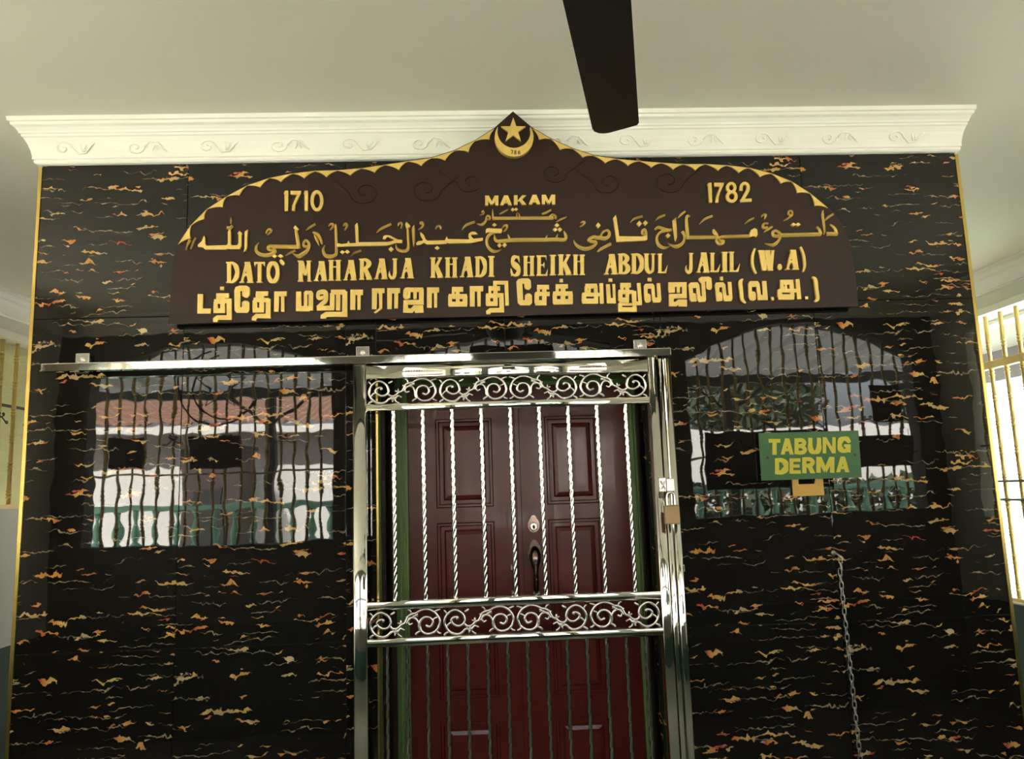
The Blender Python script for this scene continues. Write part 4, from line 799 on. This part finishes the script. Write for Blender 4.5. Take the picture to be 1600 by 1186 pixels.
# ------------------------------------------------------------------ sliding gate
FY = -0.070
gt = tag(empty('sliding_gate', (0.0, FY, 0.1)), 'polished steel sliding gate of twisted bars and cast scroll bands before the door', 'gate')
GZ = 0.1
def gbar(x0, x1, z0, z1, name, y0=0.0, y1=0.035, b=0.004):
    bm = bmesh.new(); box(bm, x0, x1, y0, y1, z0-GZ, z1-GZ, bevel=b); return link(name, bm, m_chrome, gt)
def curved(bm, x0, x1, z0, z1, y0, y1, sag=0.004, n=8):
    vert = (z1-z0) > (x1-x0)
    a0, a1 = (x0, x1) if vert else (z0, z1); e0, e1 = (z0, z1) if vert else (x0, x1)
    prof = [(a0, y1)] + [(a0+(a1-a0)*i/n, y0+sag*(2*i/n-1)**2) for i in range(n+1)] + [(a1, y1)]
    rows_ = []
    for e in (e0, e1): rows_.append([bm.verts.new((p, y, e) if vert else (e, y, p)) for p, y in prof])
    m = len(prof)
    for i in range(m): 
        f = bm.faces.new((rows_[0][i], rows_[0][(i+1) % m], rows_[1][(i+1) % m], rows_[1][i])); f.smooth = 1 <= i <= n
    bm.faces.new(rows_[0]); bm.faces.new(rows_[1])
xl0, xl1, xr0, xr1 = -0.5625, -0.5145, 0.5245, 0.5605
zt0, zt1, zb0, zb1 = 2.133, 2.186, 0.10, 0.145
def member(name, x0, x1, z0, z1, y0=0.0, y1=0.035, sag=0.004):
    bm = bmesh.new(); curved(bm, x0, x1, z0-GZ, z1-GZ, y0, y1, sag); return link(name, bm, m_chrome, gt)
member('stile', xl0, xl1, zb0, zt1); member('stile', xr0, xr1, zb0, zt1)
member('top_rail', xl1, xr0, zt0, zt1, 0.001, 0.034, 0.0022); member('bottom_rail', xl1, xr0, zb0, zb1, 0.001, 0.034)
for z0, z1 in ((2.014, 2.040), (1.313, 1.342), (1.187, 1.215)): member('cross_rail', xl1, xr0, z0, z1, 0.002, 0.032, 0.003)
def twist_bar(length, half, pitch, step, name, lobe=0.18):
    bm = bmesh.new(); rings = []; n = int(length/step)
    prof = []
    for q in range(16):
        a = 2*PI*q/16; r = half*(1.08 - lobe + lobe*abs(math.cos(2*a))) ; prof.append((a, r))
    for i in range(n+1):
        z = length*i/n; t = 2*PI*z/pitch
        rings.append([bm.verts.new((r*math.cos(a+t), r*math.sin(a+t), z)) for a, r in prof])
    for A, B in zip(rings, rings[1:]):
        for q in range(16): bm.faces.new((A[q], A[(q+1) % 16], B[(q+1) % 16], B[q]))
    return link(name, bm, m_chrome2, gt, smooth=True)
tb = twist_bar(0.672, 0.0080, 0.12, 0.0055, 'twisted_bar', 0.24)
for i in range(9):
    o = tb if i == 0 else share(tb, 'twisted_bar', gt); o.location = (-0.4176+i*(0.8529/8), 0.018, 1.342-GZ)
    o.rotation_euler = (0, 0, i*0.7)
tb = twist_bar(1.044, 0.0062, 0.20, 0.0075, 'twisted_bar', 0.30)
for i in range(14):
    o = tb if i == 0 else share(tb, 'twisted_bar', gt); o.location = (-0.4481+i*(0.9119/13), 0.018, 0.144-GZ)
    o.rotation_euler = (0, 0, i*0.5)
SCROLL = [([(-0.0468,-0.0282),(-0.0624,-0.0427),(-0.0797,-0.0464),(-0.1005,-0.0391),(-0.1144,-0.0245),(-0.1213,-0.0045),(-0.1161,0.0173),(-0.1023,0.0336),(-0.0849,0.0409),(-0.0693,0.0355),(-0.0555,0.0227),(-0.0503,0.0045),(-0.052,-0.0064),(-0.0624,-0.0155),(-0.0763,-0.0173),(-0.0901,-0.01),(-0.0971,-0.0009),(-0.0953,0.0082),(-0.0867,0.0145),(-0.0763,0.0145),(-0.0754,0.0082)],0.0045),([(-0.1127,-0.0191),(-0.1049,-0.0082),(-0.0945,-0.0045)],0.0038),([(-0.0555,-0.0045),(-0.0451,-0.0173),(-0.0312,-0.0191),(-0.0208,-0.0136),(-0.0121,-0.0045),(-0.0017,-0.0009),(0.0052,0.01),(0.0121,0.0245),(0.0243,0.0309),(0.0381,0.0336)],0.0045),([(-0.0468,-0.0264),(-0.0347,-0.0318),(-0.0208,-0.0245),(-0.0173,-0.0136)],0.0042),([(0.0381,0.0336),(0.0537,0.0427),(0.0745,0.0473),(0.0971,0.04),(0.1144,0.0227),(0.1222,-0.0009),(0.1144,-0.0245),(0.0971,-0.0382),(0.0745,-0.0409),(0.0572,-0.03),(0.0511,-0.01),(0.0555,0.0082),(0.0693,0.0182),(0.0849,0.0173),(0.0962,0.0064),(0.0962,-0.0073),(0.0867,-0.0164),(0.0754,-0.0118)],0.0045),([(0.0069,-0.0027),(0.0121,0.01),(0.0243,0.0182),(0.0381,0.0136),(0.0468,-0.0009),(0.0485,-0.0209),(0.0563,-0.0318)],0.0042),([(0.0971,0.0064),(0.1057,0.0136),(0.117,0.0173)],0.0038),([(-0.1135,0.0264),(-0.117,0.0345),(-0.1231,0.0409)],0.0031),([(-0.0503,0.0318),(-0.0416,0.0364),(-0.0355,0.0427)],0.0045),([(-0.1075,-0.0373),(-0.1179,-0.0427),(-0.1239,-0.0491)],0.0038),([(0.0555,-0.03),(0.0433,-0.0355),(0.0355,-0.0436)],0.0042),([(0.1109,-0.0318),(0.1179,-0.0391),(0.1265,-0.0418)],0.0035),([(0.1023,0.0364),(0.1127,0.0409),(0.1248,0.0455)],0.0042),([(0.0104,0.0473),(0.0191,0.0427),(0.0225,0.0282)],0.0031),([(0.0017,0.0227),(0.0104,0.0173),(0.0069,0.0082)],0.0038),([(-0.026,0.0018),(-0.0156,-0.0009),(-0.0147,0.0109)],0.0035),([(-0.0147,-0.0009),(-0.0104,-0.01)],0.0035),([(0.0269,-0.0009),(0.0156,-0.0064),(0.0095,0.0064)],0.0035),([(-0.0017,-0.0255),(-0.0139,-0.0191),(-0.0243,-0.0264),(-0.0243,-0.0391),(-0.0113,-0.0482)],0.0031),([(-0.0329,-0.0318),(-0.0364,-0.0436)],0.0035),([(0.0277,0.0373),(0.0329,0.0227)],0.0038),([(0.0416,0.0355),(0.0433,0.0209)],0.0035),([(-0.0381,-0.0173),(-0.0416,-0.0318)],0.0035)]

bm = bmesh.new()
for pts, wd in SCROLL:
    p3 = [(x, 0.0, z) for x, z in pts]; p3 = catmull(p3, 4)
    n = len(p3); rs = [wd*1.25*(0.55+0.45*math.sin(PI*min(1, max(0, (q+1)/(n+1)))))*1.0 if n < 16 else wd*1.2 for q in range(n)]
    tube(bm, p3, rs, 7)
for x, z, r in ((-0.0763, 0.0091, 0.007), (-0.031, -0.025, 0.0085), (-0.037, -0.020, 0.008), (0.031, 0.022, 0.0085), (0.038, 0.026, 0.008), (0.0, 0.0, 0.006), (0.0760, -0.0118, 0.007)):
    bmesh.ops.create_icosphere(bm, subdivisions=1, radius=r*0.8, matrix=Matrix.Translation((x, 0, z)))
sc0 = link('cast_scroll', bm, m_cast, gt, smooth=True)
first = True
for zc, hh in ((2.0870, 0.93), (1.2640, 0.95)):
    for i in range(4):
        o = sc0 if first else share(sc0, 'cast_scroll', gt); first = False
        cxs = -0.5145 + 1.039*(i+0.5)/4
        o.location = (cxs, 0.016, zc-GZ); o.scale = ((1.0 if i < 2 else -1.0)*1.0, 1, hh)
# latch box on the gate's right stile
bm = bmesh.new()
box(bm, 0.536, 0.5615, -0.022, 0.004, 1.690-GZ, 1.742-GZ, bevel=0.003)
tube(bm, [(0.541, -0.024, 1.70-GZ), (0.557, -0.024, 1.73-GZ)], 0.003, 6); tube(bm, [(0.557, -0.024, 1.70-GZ), (0.541, -0.024, 1.73-GZ)], 0.003, 6)
link('latch', bm, m_cast, gt)

gp = tag(empty('gate_post', (0.586, -0.07, 0)), 'fixed polished steel post with a groove on the right of the gate', 'post')
bm = bmesh.new(); curved(bm, -0.0235, -0.004, 0.0, 2.180, 0.0, 0.048, 0.004); link('tube', bm, m_chrome, gp)
bm = bmesh.new(); curved(bm, 0.000, 0.024, 0.0, 2.180, -0.004, 0.048, 0.004); link('tube', bm, m_chrome, gp)
bm = bmesh.new(); box(bm, -0.005, 0.002, 0.010, 0.048, 0.0, 2.178); link('web', bm, m_chrome, gp)
bm = bmesh.new(); box(bm, 0.023, 0.046, 0.062, 0.0685, 1.397, 1.424, bevel=0.003)
lathe(bm, [(0.006, 0.058), (0.006, 0.062)], 10, 'Y', (0.037, 0, 1.411)); box(bm, 0.018, 0.026, 0.045, 0.069, 1.397, 1.424); link('fixing_tab', bm, m_chrome2, gp)

bm = bmesh.new(); box(bm, -0.022, 0.006, -0.020, 0.0, 1.690, 1.738, bevel=0.003); link('keeper', bm, m_cast, gp)
tk = tag(empty('gate_track', (-0.53, -0.10, 2.187)), 'long polished steel track that carries the sliding gate, fixed across the wall tiles', 'rail')
bm = bmesh.new(); box(bm, -1.660+0.53, 0.608+0.53, 0.0, 0.038, 0.0, 0.028, bevel=0.003); link('track_box', bm, m_chrome, tk)
bm = bmesh.new(); box(bm, -1.660+0.53, 0.608+0.53, -0.004, 0.0, -0.001, 0.003); link('lip', bm, m_chrome, tk)
for bx in (-1.5548, -0.5326, 0.5103):
    bm = bmesh.new(); box(bm, bx+0.53-0.025, bx+0.53+0.025, 0.076, 0.081, 0.0, 0.076, bevel=0.002)
    box(bm, bx+0.53-0.034, bx+0.53+0.034, 0.036, 0.080, 0.018, 0.028, bevel=0.002)
    b_ = link('bracket', bm, m_chrome2, tk)
    bm = bmesh.new(); lathe(bm, [(0.009, 0.076), (0.009, 0.073), (0.005, 0.071)], 12, 'Y', (bx+0.53, 0, 0.052)); link('screw', bm, m_cast, b_)
    bm = bmesh.new(); box(bm, bx+0.53-0.02, bx+0.53+0.02, 0.080, 0.0995, 0.02, 0.06); link('spacer', bm, m_dark, b_)

# padlock
pl = tag(empty('padlock', (0.573, -0.099, 1.575)), 'closed brown metal padlock hanging from the gate latch', 'padlock')
bm = bmesh.new(); box(bm, -0.027, 0.027, -0.012, 0.010, 0.0, 0.066, bevel=0.004); link('body', bm, m_brass, pl)
bm = bmesh.new(); tube(bm, catmull([(-0.014, 0, 0.062), (-0.014, 0, 0.095), (-0.008, 0, 0.110), (0.008, 0, 0.110), (0.014, 0, 0.095), (0.014, 0, 0.062)], 4), 0.0045, 8); link('shackle', bm, m_chrome2, pl, smooth=True)

# ------------------------------------------------------------------ green notice and yellow plate
ns = tag(empty('notice_sign', (0, -0.024, 0)), 'green acrylic notice lettered TABUNG DERMA in yellow on the black tiles', 'sign')
yp = None
for name, grp, st in NOTICE_PIECES:
    d = st[0][1]
    if grp == 'plate':
        pts = [(d[i]*F_, d[i+1]*F_) for i in range(0, len(d), 2)]; bm = bmesh.new(); prism(bm, pts, 0.0, 0.006)
        vs = list(bm.verts); bm.faces.new(vs[4:8][::-1]); link('plate', bm, m_notice, ns)
    elif grp == 'yellow':
        pts = [(d[i]*F_, d[i+1]*F_) for i in range(0, len(d), 2)]; cx = sum(p[0] for p in pts)/8; 
        bm = bmesh.new(); prism(bm, [(a-cx, b-1.66) for a, b in pts], 0.0, 0.008); vs = list(bm.verts); bm.faces.new(vs[8:16][::-1])
        yp = link('yellow_plate', bm, m_ypl); yp.location = (cx, -0.0135, 1.66)
        tag(yp, 'small worn yellow plate with a notched top, below the green notice', 'plate')
        bm = bmesh.new(); lathe(bm, [(0.006, 0.006), (0.006, 0.0143)], 8, 'Y', (0, 0, 0.01)); link('fixing', bm, m_dark, yp)
    else: piece(name, grp, st, ns, m_nyel, -0.0012, 0.001)
for x in (0.965, 1.297):
    bm = bmesh.new(); lathe(bm, [(0.005, -0.001), (0.005, 0.0238)], 10, 'Y', (x, 0, 1.803)); link('screw', bm, m_dark, ns)

# ------------------------------------------------------------------ chain on a hook
chn = tag(empty('wall_chain', (1.197, 0, 1.442)), 'thin steel chain hanging from a hook on the tiles right of the gate', 'chain')
bm = bmesh.new(); tube(bm, catmull([(-0.004, 0.0, 0.003), (-0.004, -0.018, 0.003), (0.002, -0.030, -0.004), (0.008, -0.030, -0.014), (0.012, -0.022, -0.012)], 4), 0.0032, 8)
lathe(bm, [(0.009, -0.003), (0.009, 0.0)], 12, 'Y', (-0.004, 0, 0.003)); link('hook', bm, m_steel, chn, smooth=True)
bm = bmesh.new(); pts = []
for q in range(16):
    a = 2*PI*q/16; pts.append((0.0062*math.cos(a), 0, 0.0075*(1 if math.sin(a) > 0 else -1)*(1 if abs(math.sin(a)) > 0.01 else 0)+0.0070*math.sin(a)))
tube(bm, pts, 0.0019, 6, closed=True); lk0 = link('link', bm, m_steel, chn, smooth=True)
nl = 46
for i in range(nl):
    o = lk0 if i == 0 else share(lk0, 'link', chn)
    o.location = (0.008+0.012*(i/nl)*1.6, -0.026 if i < 2 else -0.0115, -0.020-i*0.0232)
    o.rotation_euler = (0, 0.05*math.sin(i*1.7), (math.radians(40) if i % 2 else math.radians(-42))+0.15*math.sin(i*2.3))

# ------------------------------------------------------------------ ceiling fan
fan = tag(empty('ceiling_fan', (0.065, -1.815, ZC)), 'ceiling fan with dark brown blades, one reaching down over the cornice', 'fan')
bm = bmesh.new(); lathe(bm, [(0.02, -0.09), (0.055, -0.075), (0.065, -0.02), (0.06, 0.0)], 20); link('canopy', bm, m_fan, fan, smooth=True)
bm = bmesh.new(); lathe(bm, [(0.012, -0.36), (0.012, -0.08)], 12); link('downrod', bm, m_fan, fan, smooth=True)
bm = bmesh.new(); lathe(bm, [(0.03, -0.53), (0.09, -0.51), (0.115, -0.47), (0.115, -0.41), (0.09, -0.375), (0.02, -0.35)], 24); link('motor_housing', bm, m_fan, fan, smooth=True)
ang0 = math.atan2(0.564, 0.136)
def blade(a):
    bm = bmesh.new()
    # u along the blade, v across; rounded, slightly skewed tip
    edge = [(0.17, -0.055), (0.22, -0.071), (0.988, -0.0640), (1.006, -0.060), (1.016, -0.048), (1.017, -0.034), (1.011, -0.018), (0.965, 0.052), (0.958, 0.061), (0.944, 0.0660), (0.22, 0.071), (0.17, 0.055)]
    pts = edge
    ca, sa = math.cos(a), math.sin(a)
    top = []; bot = []
    for u, v in pts:
        v = -v; z = -0.455 + v*0.16
        x, y = u*ca - v*sa, u*sa + v*ca
        top.append(bm.verts.new((x, y, z+0.0045))); bot.append(bm.verts.new((x, y, z-0.0045)))
    bm.faces.new(top); bm.faces.new(bot[::-1]); n = len(pts)
    for i in range(n): bm.faces.new((top[i], top[(i+1) % n], bot[(i+1) % n], bot[i]))
    b_ = link('blade', bm, m_fan, fan)
    bm = bmesh.new(); tube(bm, [(0.10*ca, 0.10*sa, -0.45), (0.17*ca, 0.17*sa, -0.462), (0.24*ca, 0.24*sa, -0.466)], [0.016, 0.012, 0.008], 8); link('blade_arm', bm, m_fan, b_, smooth=True)
for q in range(3): blade(ang0 + q*2*PI/3)

# ------------------------------------------------------------------ outside, seen in the polished tiles and through the grilles
tag(boxo('ground', m_ground, None, -40, 40, -60, 40, -0.5, -0.12), kind='structure')
pr = tag(empty('porch_roof', (0, -4.4, 3.0)), 'grey translucent awning roof of the porch behind the arched windows', 'roof')
bm = bmesh.new()
nn = 40
for i in range(nn):
    x0 = -6+12*i/nn
    for a_, b_, da, db in ((x0, x0+0.2, 0.0, 0.0), (x0+0.2, x0+0.25, 0.0, 0.02), (x0+0.25, x0+0.3, 0.02, 0.0)):
        v = [bm.verts.new(p) for p in ((a_, -1.35, -0.06+da), (b_, -1.35, -0.06+db), (b_, 1.14, 0.24+db), (a_, 1.14, 0.24+da))]; bm.faces.new(v)
tag(link('roof_sheet', bm, m_porch, pr), kind='stuff')
bm = bmesh.new(); box(bm, -6, 6, -1.40, -1.32, -0.17, -0.07); link('beam', bm, m_dark, pr)
for x in (-5.4, -2.42, 2.72, 5.2):
    bm = bmesh.new(); box(bm, x-0.05, x+0.05, -1.40, -1.30, -3.1, -0.17); link('post', bm, m_dark, pr)
    bm = bmesh.new(); tube(bm, [(x, -1.32, -0.5), (x+0.5, -1.32, -0.12)], 0.02, 6); tube(bm, [(x, -1.32, -0.5), (x-0.5, -1.32, -0.12)], 0.02, 6); link('brace', bm, m_dark, pr)
sr = tag(empty('side_roof', (4.6, 3.0, 3.0)), 'pale porch roof outside the right window grille', 'roof')
bm = bmesh.new(); box(bm, -0.87, 0.9, -6.0, 6, 0.02, 0.08); link('roof_sheet', bm, m_porch2, sr)  # front end lengthened to keep sun out of the right side window
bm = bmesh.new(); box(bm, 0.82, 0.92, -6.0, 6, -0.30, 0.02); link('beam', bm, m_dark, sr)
lr = tag(empty('side_roof', (-4.4, -2.6, 3.0)), 'unseen grey roof added outside the left side window to block the sun', 'roof')
bm = bmesh.new(); box(bm, -0.9, 0.90, -2.9, 2.9, 0.02, 0.08); link('roof_sheet', bm, m_porch2, lr)  # added out of view to keep direct sun off the corridor floor
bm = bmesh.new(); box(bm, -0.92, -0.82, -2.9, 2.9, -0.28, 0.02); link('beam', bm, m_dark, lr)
tl = tag(empty('glow_tube', (4.35, 2.9, 2.99)), 'glowing white tube put in for a bright streak under the porch roof right of the building', 'lamp')  # emissive tube put in for a bright streak beyond the grille
m_glow = mat('glowing_tube', (1, 1, 1), 0.5); m_glow.node_tree.nodes['Principled BSDF'].inputs['Emission Color'].default_value = (1, 0.97, 0.9, 1)
m_glow.node_tree.nodes['Principled BSDF'].inputs['Emission Strength'].default_value = 8
bm = bmesh.new(); box(bm, -0.03, 0.03, -0.62, 0.62, 0.0, 0.03); link('tube_backing', bm, m_white, tl)
bm = bmesh.new(); tube(bm, [(0, -0.6, -0.015), (0, 0.6, -0.015)], 0.014, 8); link('tube', bm, m_glow, tl)

def balustrade(name, loc, rot, L, label, z0=1.18, z1=1.67):
    r = tag(empty(name, loc, rot), label, 'balustrade')
    bm = bmesh.new(); box(bm, -L/2, L/2, -0.09, 0.09, -0.12, z0); link('base_wall', bm, m_mint, r)
    bm = bmesh.new(); box(bm, -L/2, L/2, -0.08, 0.08, z1-0.06, z1, bevel=0.01); link('top_rail', bm, m_mint, r)
    bm = bmesh.new(); lathe(bm, [(0.05, 0), (0.05, 0.04), (0.025, 0.07), (0.055, 0.16), (0.045, 0.24), (0.02, 0.33), (0.04, 0.40), (0.05, z1-z0-0.06)], 10)
    b0 = link('baluster', bm, m_mint, r, smooth=True); n = int(L/0.22)
    for i in range(n):
        o = b0 if i == 0 else share(b0, 'baluster', r); o.location = (-L/2+0.11+i*L/n, 0, z0)
balustrade('balustrade', (-3.2, -6.3, 0), (0, 0, 0), 6.0, 'mint green balustrade beyond the porch, left part in the tile reflection')
balustrade('balustrade', (3.4, -6.3, 0), (0, 0, 0), 5.6, 'mint green balustrade beyond the porch, right part in the tile reflection')
balustrade('balustrade', (6.6, 4.5, 0), (0, 0, PI/2), 8.0, 'mint green balustrade seen through the right window grille')

hs = tag(empty('neighbour_house', (-4.0, -13.5, 0)), 'white house with a brown tiled roof, reflected left of the gate', 'house')
bm = bmesh.new(); box(bm, -6.5, 4.2, -3, 0, -0.12, 3.22); link('wall', bm, m_house, hs)
for x in (-5.2, -2.6, 0.2, 2.6):
    bm = bmesh.new(); box(bm, x-0.6, x+0.6, 0.0, 0.05, 0.9, 2.3); f_ = link('window', bm, m_dark, hs)
bm = bmesh.new()
for j in range(14):
    y0 = 0.7-j*0.32; z0 = 3.22+j*0.075
    for i in range(54):
        x = -7+i*0.21
        v = [bm.verts.new(p) for p in ((x, y0, z0), (x+0.07, y0, z0+0.05), (x+0.14, y0, z0+0.05), (x+0.21, y0, z0), (x+0.21, y0-0.33, z0+0.07), (x+0.14, y0-0.33, z0+0.12), (x+0.07, y0-0.33, z0+0.12), (x, y0-0.33, z0+0.07))]
        bm.faces.new((v[0], v[1], v[6], v[7])); bm.faces.new((v[1], v[2], v[5], v[6])); bm.faces.new((v[2], v[3], v[4], v[5]))
tag(link('roof_tiles', bm, m_roof, hs), kind='stuff')
bm = bmesh.new(); box(bm, -7, 4.3, 0.6, 0.72, 3.05, 3.2); link('fascia', bm, m_white, hs)

gw = tag(boxo('garden_wall', m_white, None, 1.0, 12.0, -11.2, -11.0, -0.12, 2.7), 'white garden wall standing in for a pale car, reflected right of the gate', 'wall')  # plain wall put in place of a pale car shape
gw2 = tag(boxo('garden_wall', m_white, None, 10.5, 10.7, -2.0, 16.0, -0.12, 3.4), 'sunlit white boundary wall outside the right window', 'wall')
tag(boxo('garden_wall', m_white, None, -7.4, -2.2, -10.2, -10.0, -0.12, 2.24), 'white garden wall in front of the house, reflected left of the gate', 'wall')
sh = tag(empty('garden_shed', (-4.25, -9.5, -0.12)), 'dark brown garden shed before the house, reflected left of the gate', 'shed')
bm = bmesh.new(); box(bm, -0.42, 0.42, -0.4, 0.4, 0.0, 2.6); link('wall', bm, m_shed, sh)
bm = bmesh.new(); box(bm, -0.50, 0.50, -0.5, 0.5, 2.6, 2.68); link('roof', bm, m_dark, sh)
bm = bmesh.new(); box(bm, -0.22, 0.22, 0.4, 0.43, 0.0, 2.0); link('door', bm, m_dark, sh)
hg = tag(empty('garden_hedge', (5.2, -9.6, -0.12)), 'clipped dark hedge before the white wall, reflected right of the gate', 'hedge')
bm = bmesh.new(); rd_ = random.Random(5)
for q in range(5200):
    p = Vector((rd_.uniform(-4.0, 4.0), rd_.uniform(-0.35, 0.35), rd_.uniform(0.02, 1.86))); d1_ = Vector((rd_.uniform(-1, 1), rd_.uniform(-1, 1), rd_.uniform(-1, 1))).normalized()*0.11
    d2_ = d1_.orthogonal().normalized()*0.05
    bm.faces.new([bm.verts.new(p+v) for v in (d1_, d2_, -d1_, -d2_)])
tag(link('foliage', bm, m_leafy, hg), kind='stuff')
def tree(loc, h, r, label, sd_):
    rd = random.Random(sd_); t = tag(empty('garden_tree', loc), label, 'tree', 'trees beyond the garden wall')
    bm = bmesh.new(); tube(bm, [(0, 0, -0.1), (0.1, 0, h*0.4), (0.0, 0.1, h*0.75)], [0.16, 0.12, 0.05], 8)
    for q in range(5):
        a = rd.uniform(0, 6.28); tube(bm, [(0.05, 0, h*0.4), (math.cos(a)*r*0.6, math.sin(a)*r*0.6, h*0.8)], [0.06, 0.015], 6)
    link('trunk', bm, m_bark, t, smooth=True)
    bm = bmesh.new()
    for q in range(1500):
        a = rd.uniform(0, 2*PI); cz = rd.uniform(-1, 1); rr = r*rd.random()**0.4; s = math.sqrt(1-cz*cz)
        p = Vector((rr*s*math.cos(a), rr*s*math.sin(a), h*0.85+rr*cz*0.75)); d1_ = Vector((rd.uniform(-1, 1), rd.uniform(-1, 1), rd.uniform(-1, 1))).normalized()*0.16
        d2_ = d1_.orthogonal().normalized()*0.07
        bm.faces.new([bm.verts.new(p+v) for v in (d1_, d2_, -d1_, -d2_)])
    tag(link('foliage', bm, m_leafy, t), kind='stuff')
tree((2.4, -13.5, 0), 3.4, 1.5, 'leafy tree behind the garden wall, nearest the gate in the reflection', 1)
tree((6.4, -15.5, 0), 4.2, 1.8, 'leafy tree behind the middle of the garden wall', 2)
tree((10.6, -13.8, 0), 3.8, 1.6, 'leafy tree behind the far end of the garden wall', 3)

# dark boards hung on the rear grilles
def hang(x0, x1, z0, z1, label):
    r = boxo('hanging_board', m_board2, None, 0, x1-x0, 0, 0.012, 0, z1-z0, bevel=0.003); r.location = (x0, YB-0.056, z0)
    tag(r, label, 'board', 'boards hung on the rear window grilles')
    bm = bmesh.new()
    for x in (0.03, x1-x0-0.03): tube(bm, [(x, 0.006, z1-z0), (x, 0.0, z1-z0+0.04)], 0.002, 5)
    link('wire', bm, m_dark, r)
hang(-2.96, -2.68, 1.97, 2.20, 'small dark board on the left rear grille, farther from the gate')
hang(-2.34, -1.95, 1.96, 2.20, 'dark board on the left rear grille, nearer the gate')
hang(3.04, 3.28, 2.16, 2.46, 'tall dark board on the right rear grille')
hang(-0.17, 0.50, 2.47, 2.86, 'dark board high on the middle rear grille behind the viewer')
hang(1.66, 2.66, 1.66, 2.12, 'broad dark board low on the right rear grille, nearer the gate')
hang(2.80, 3.34, 1.80, 2.05, 'dark board low on the right rear grille, at its far end')
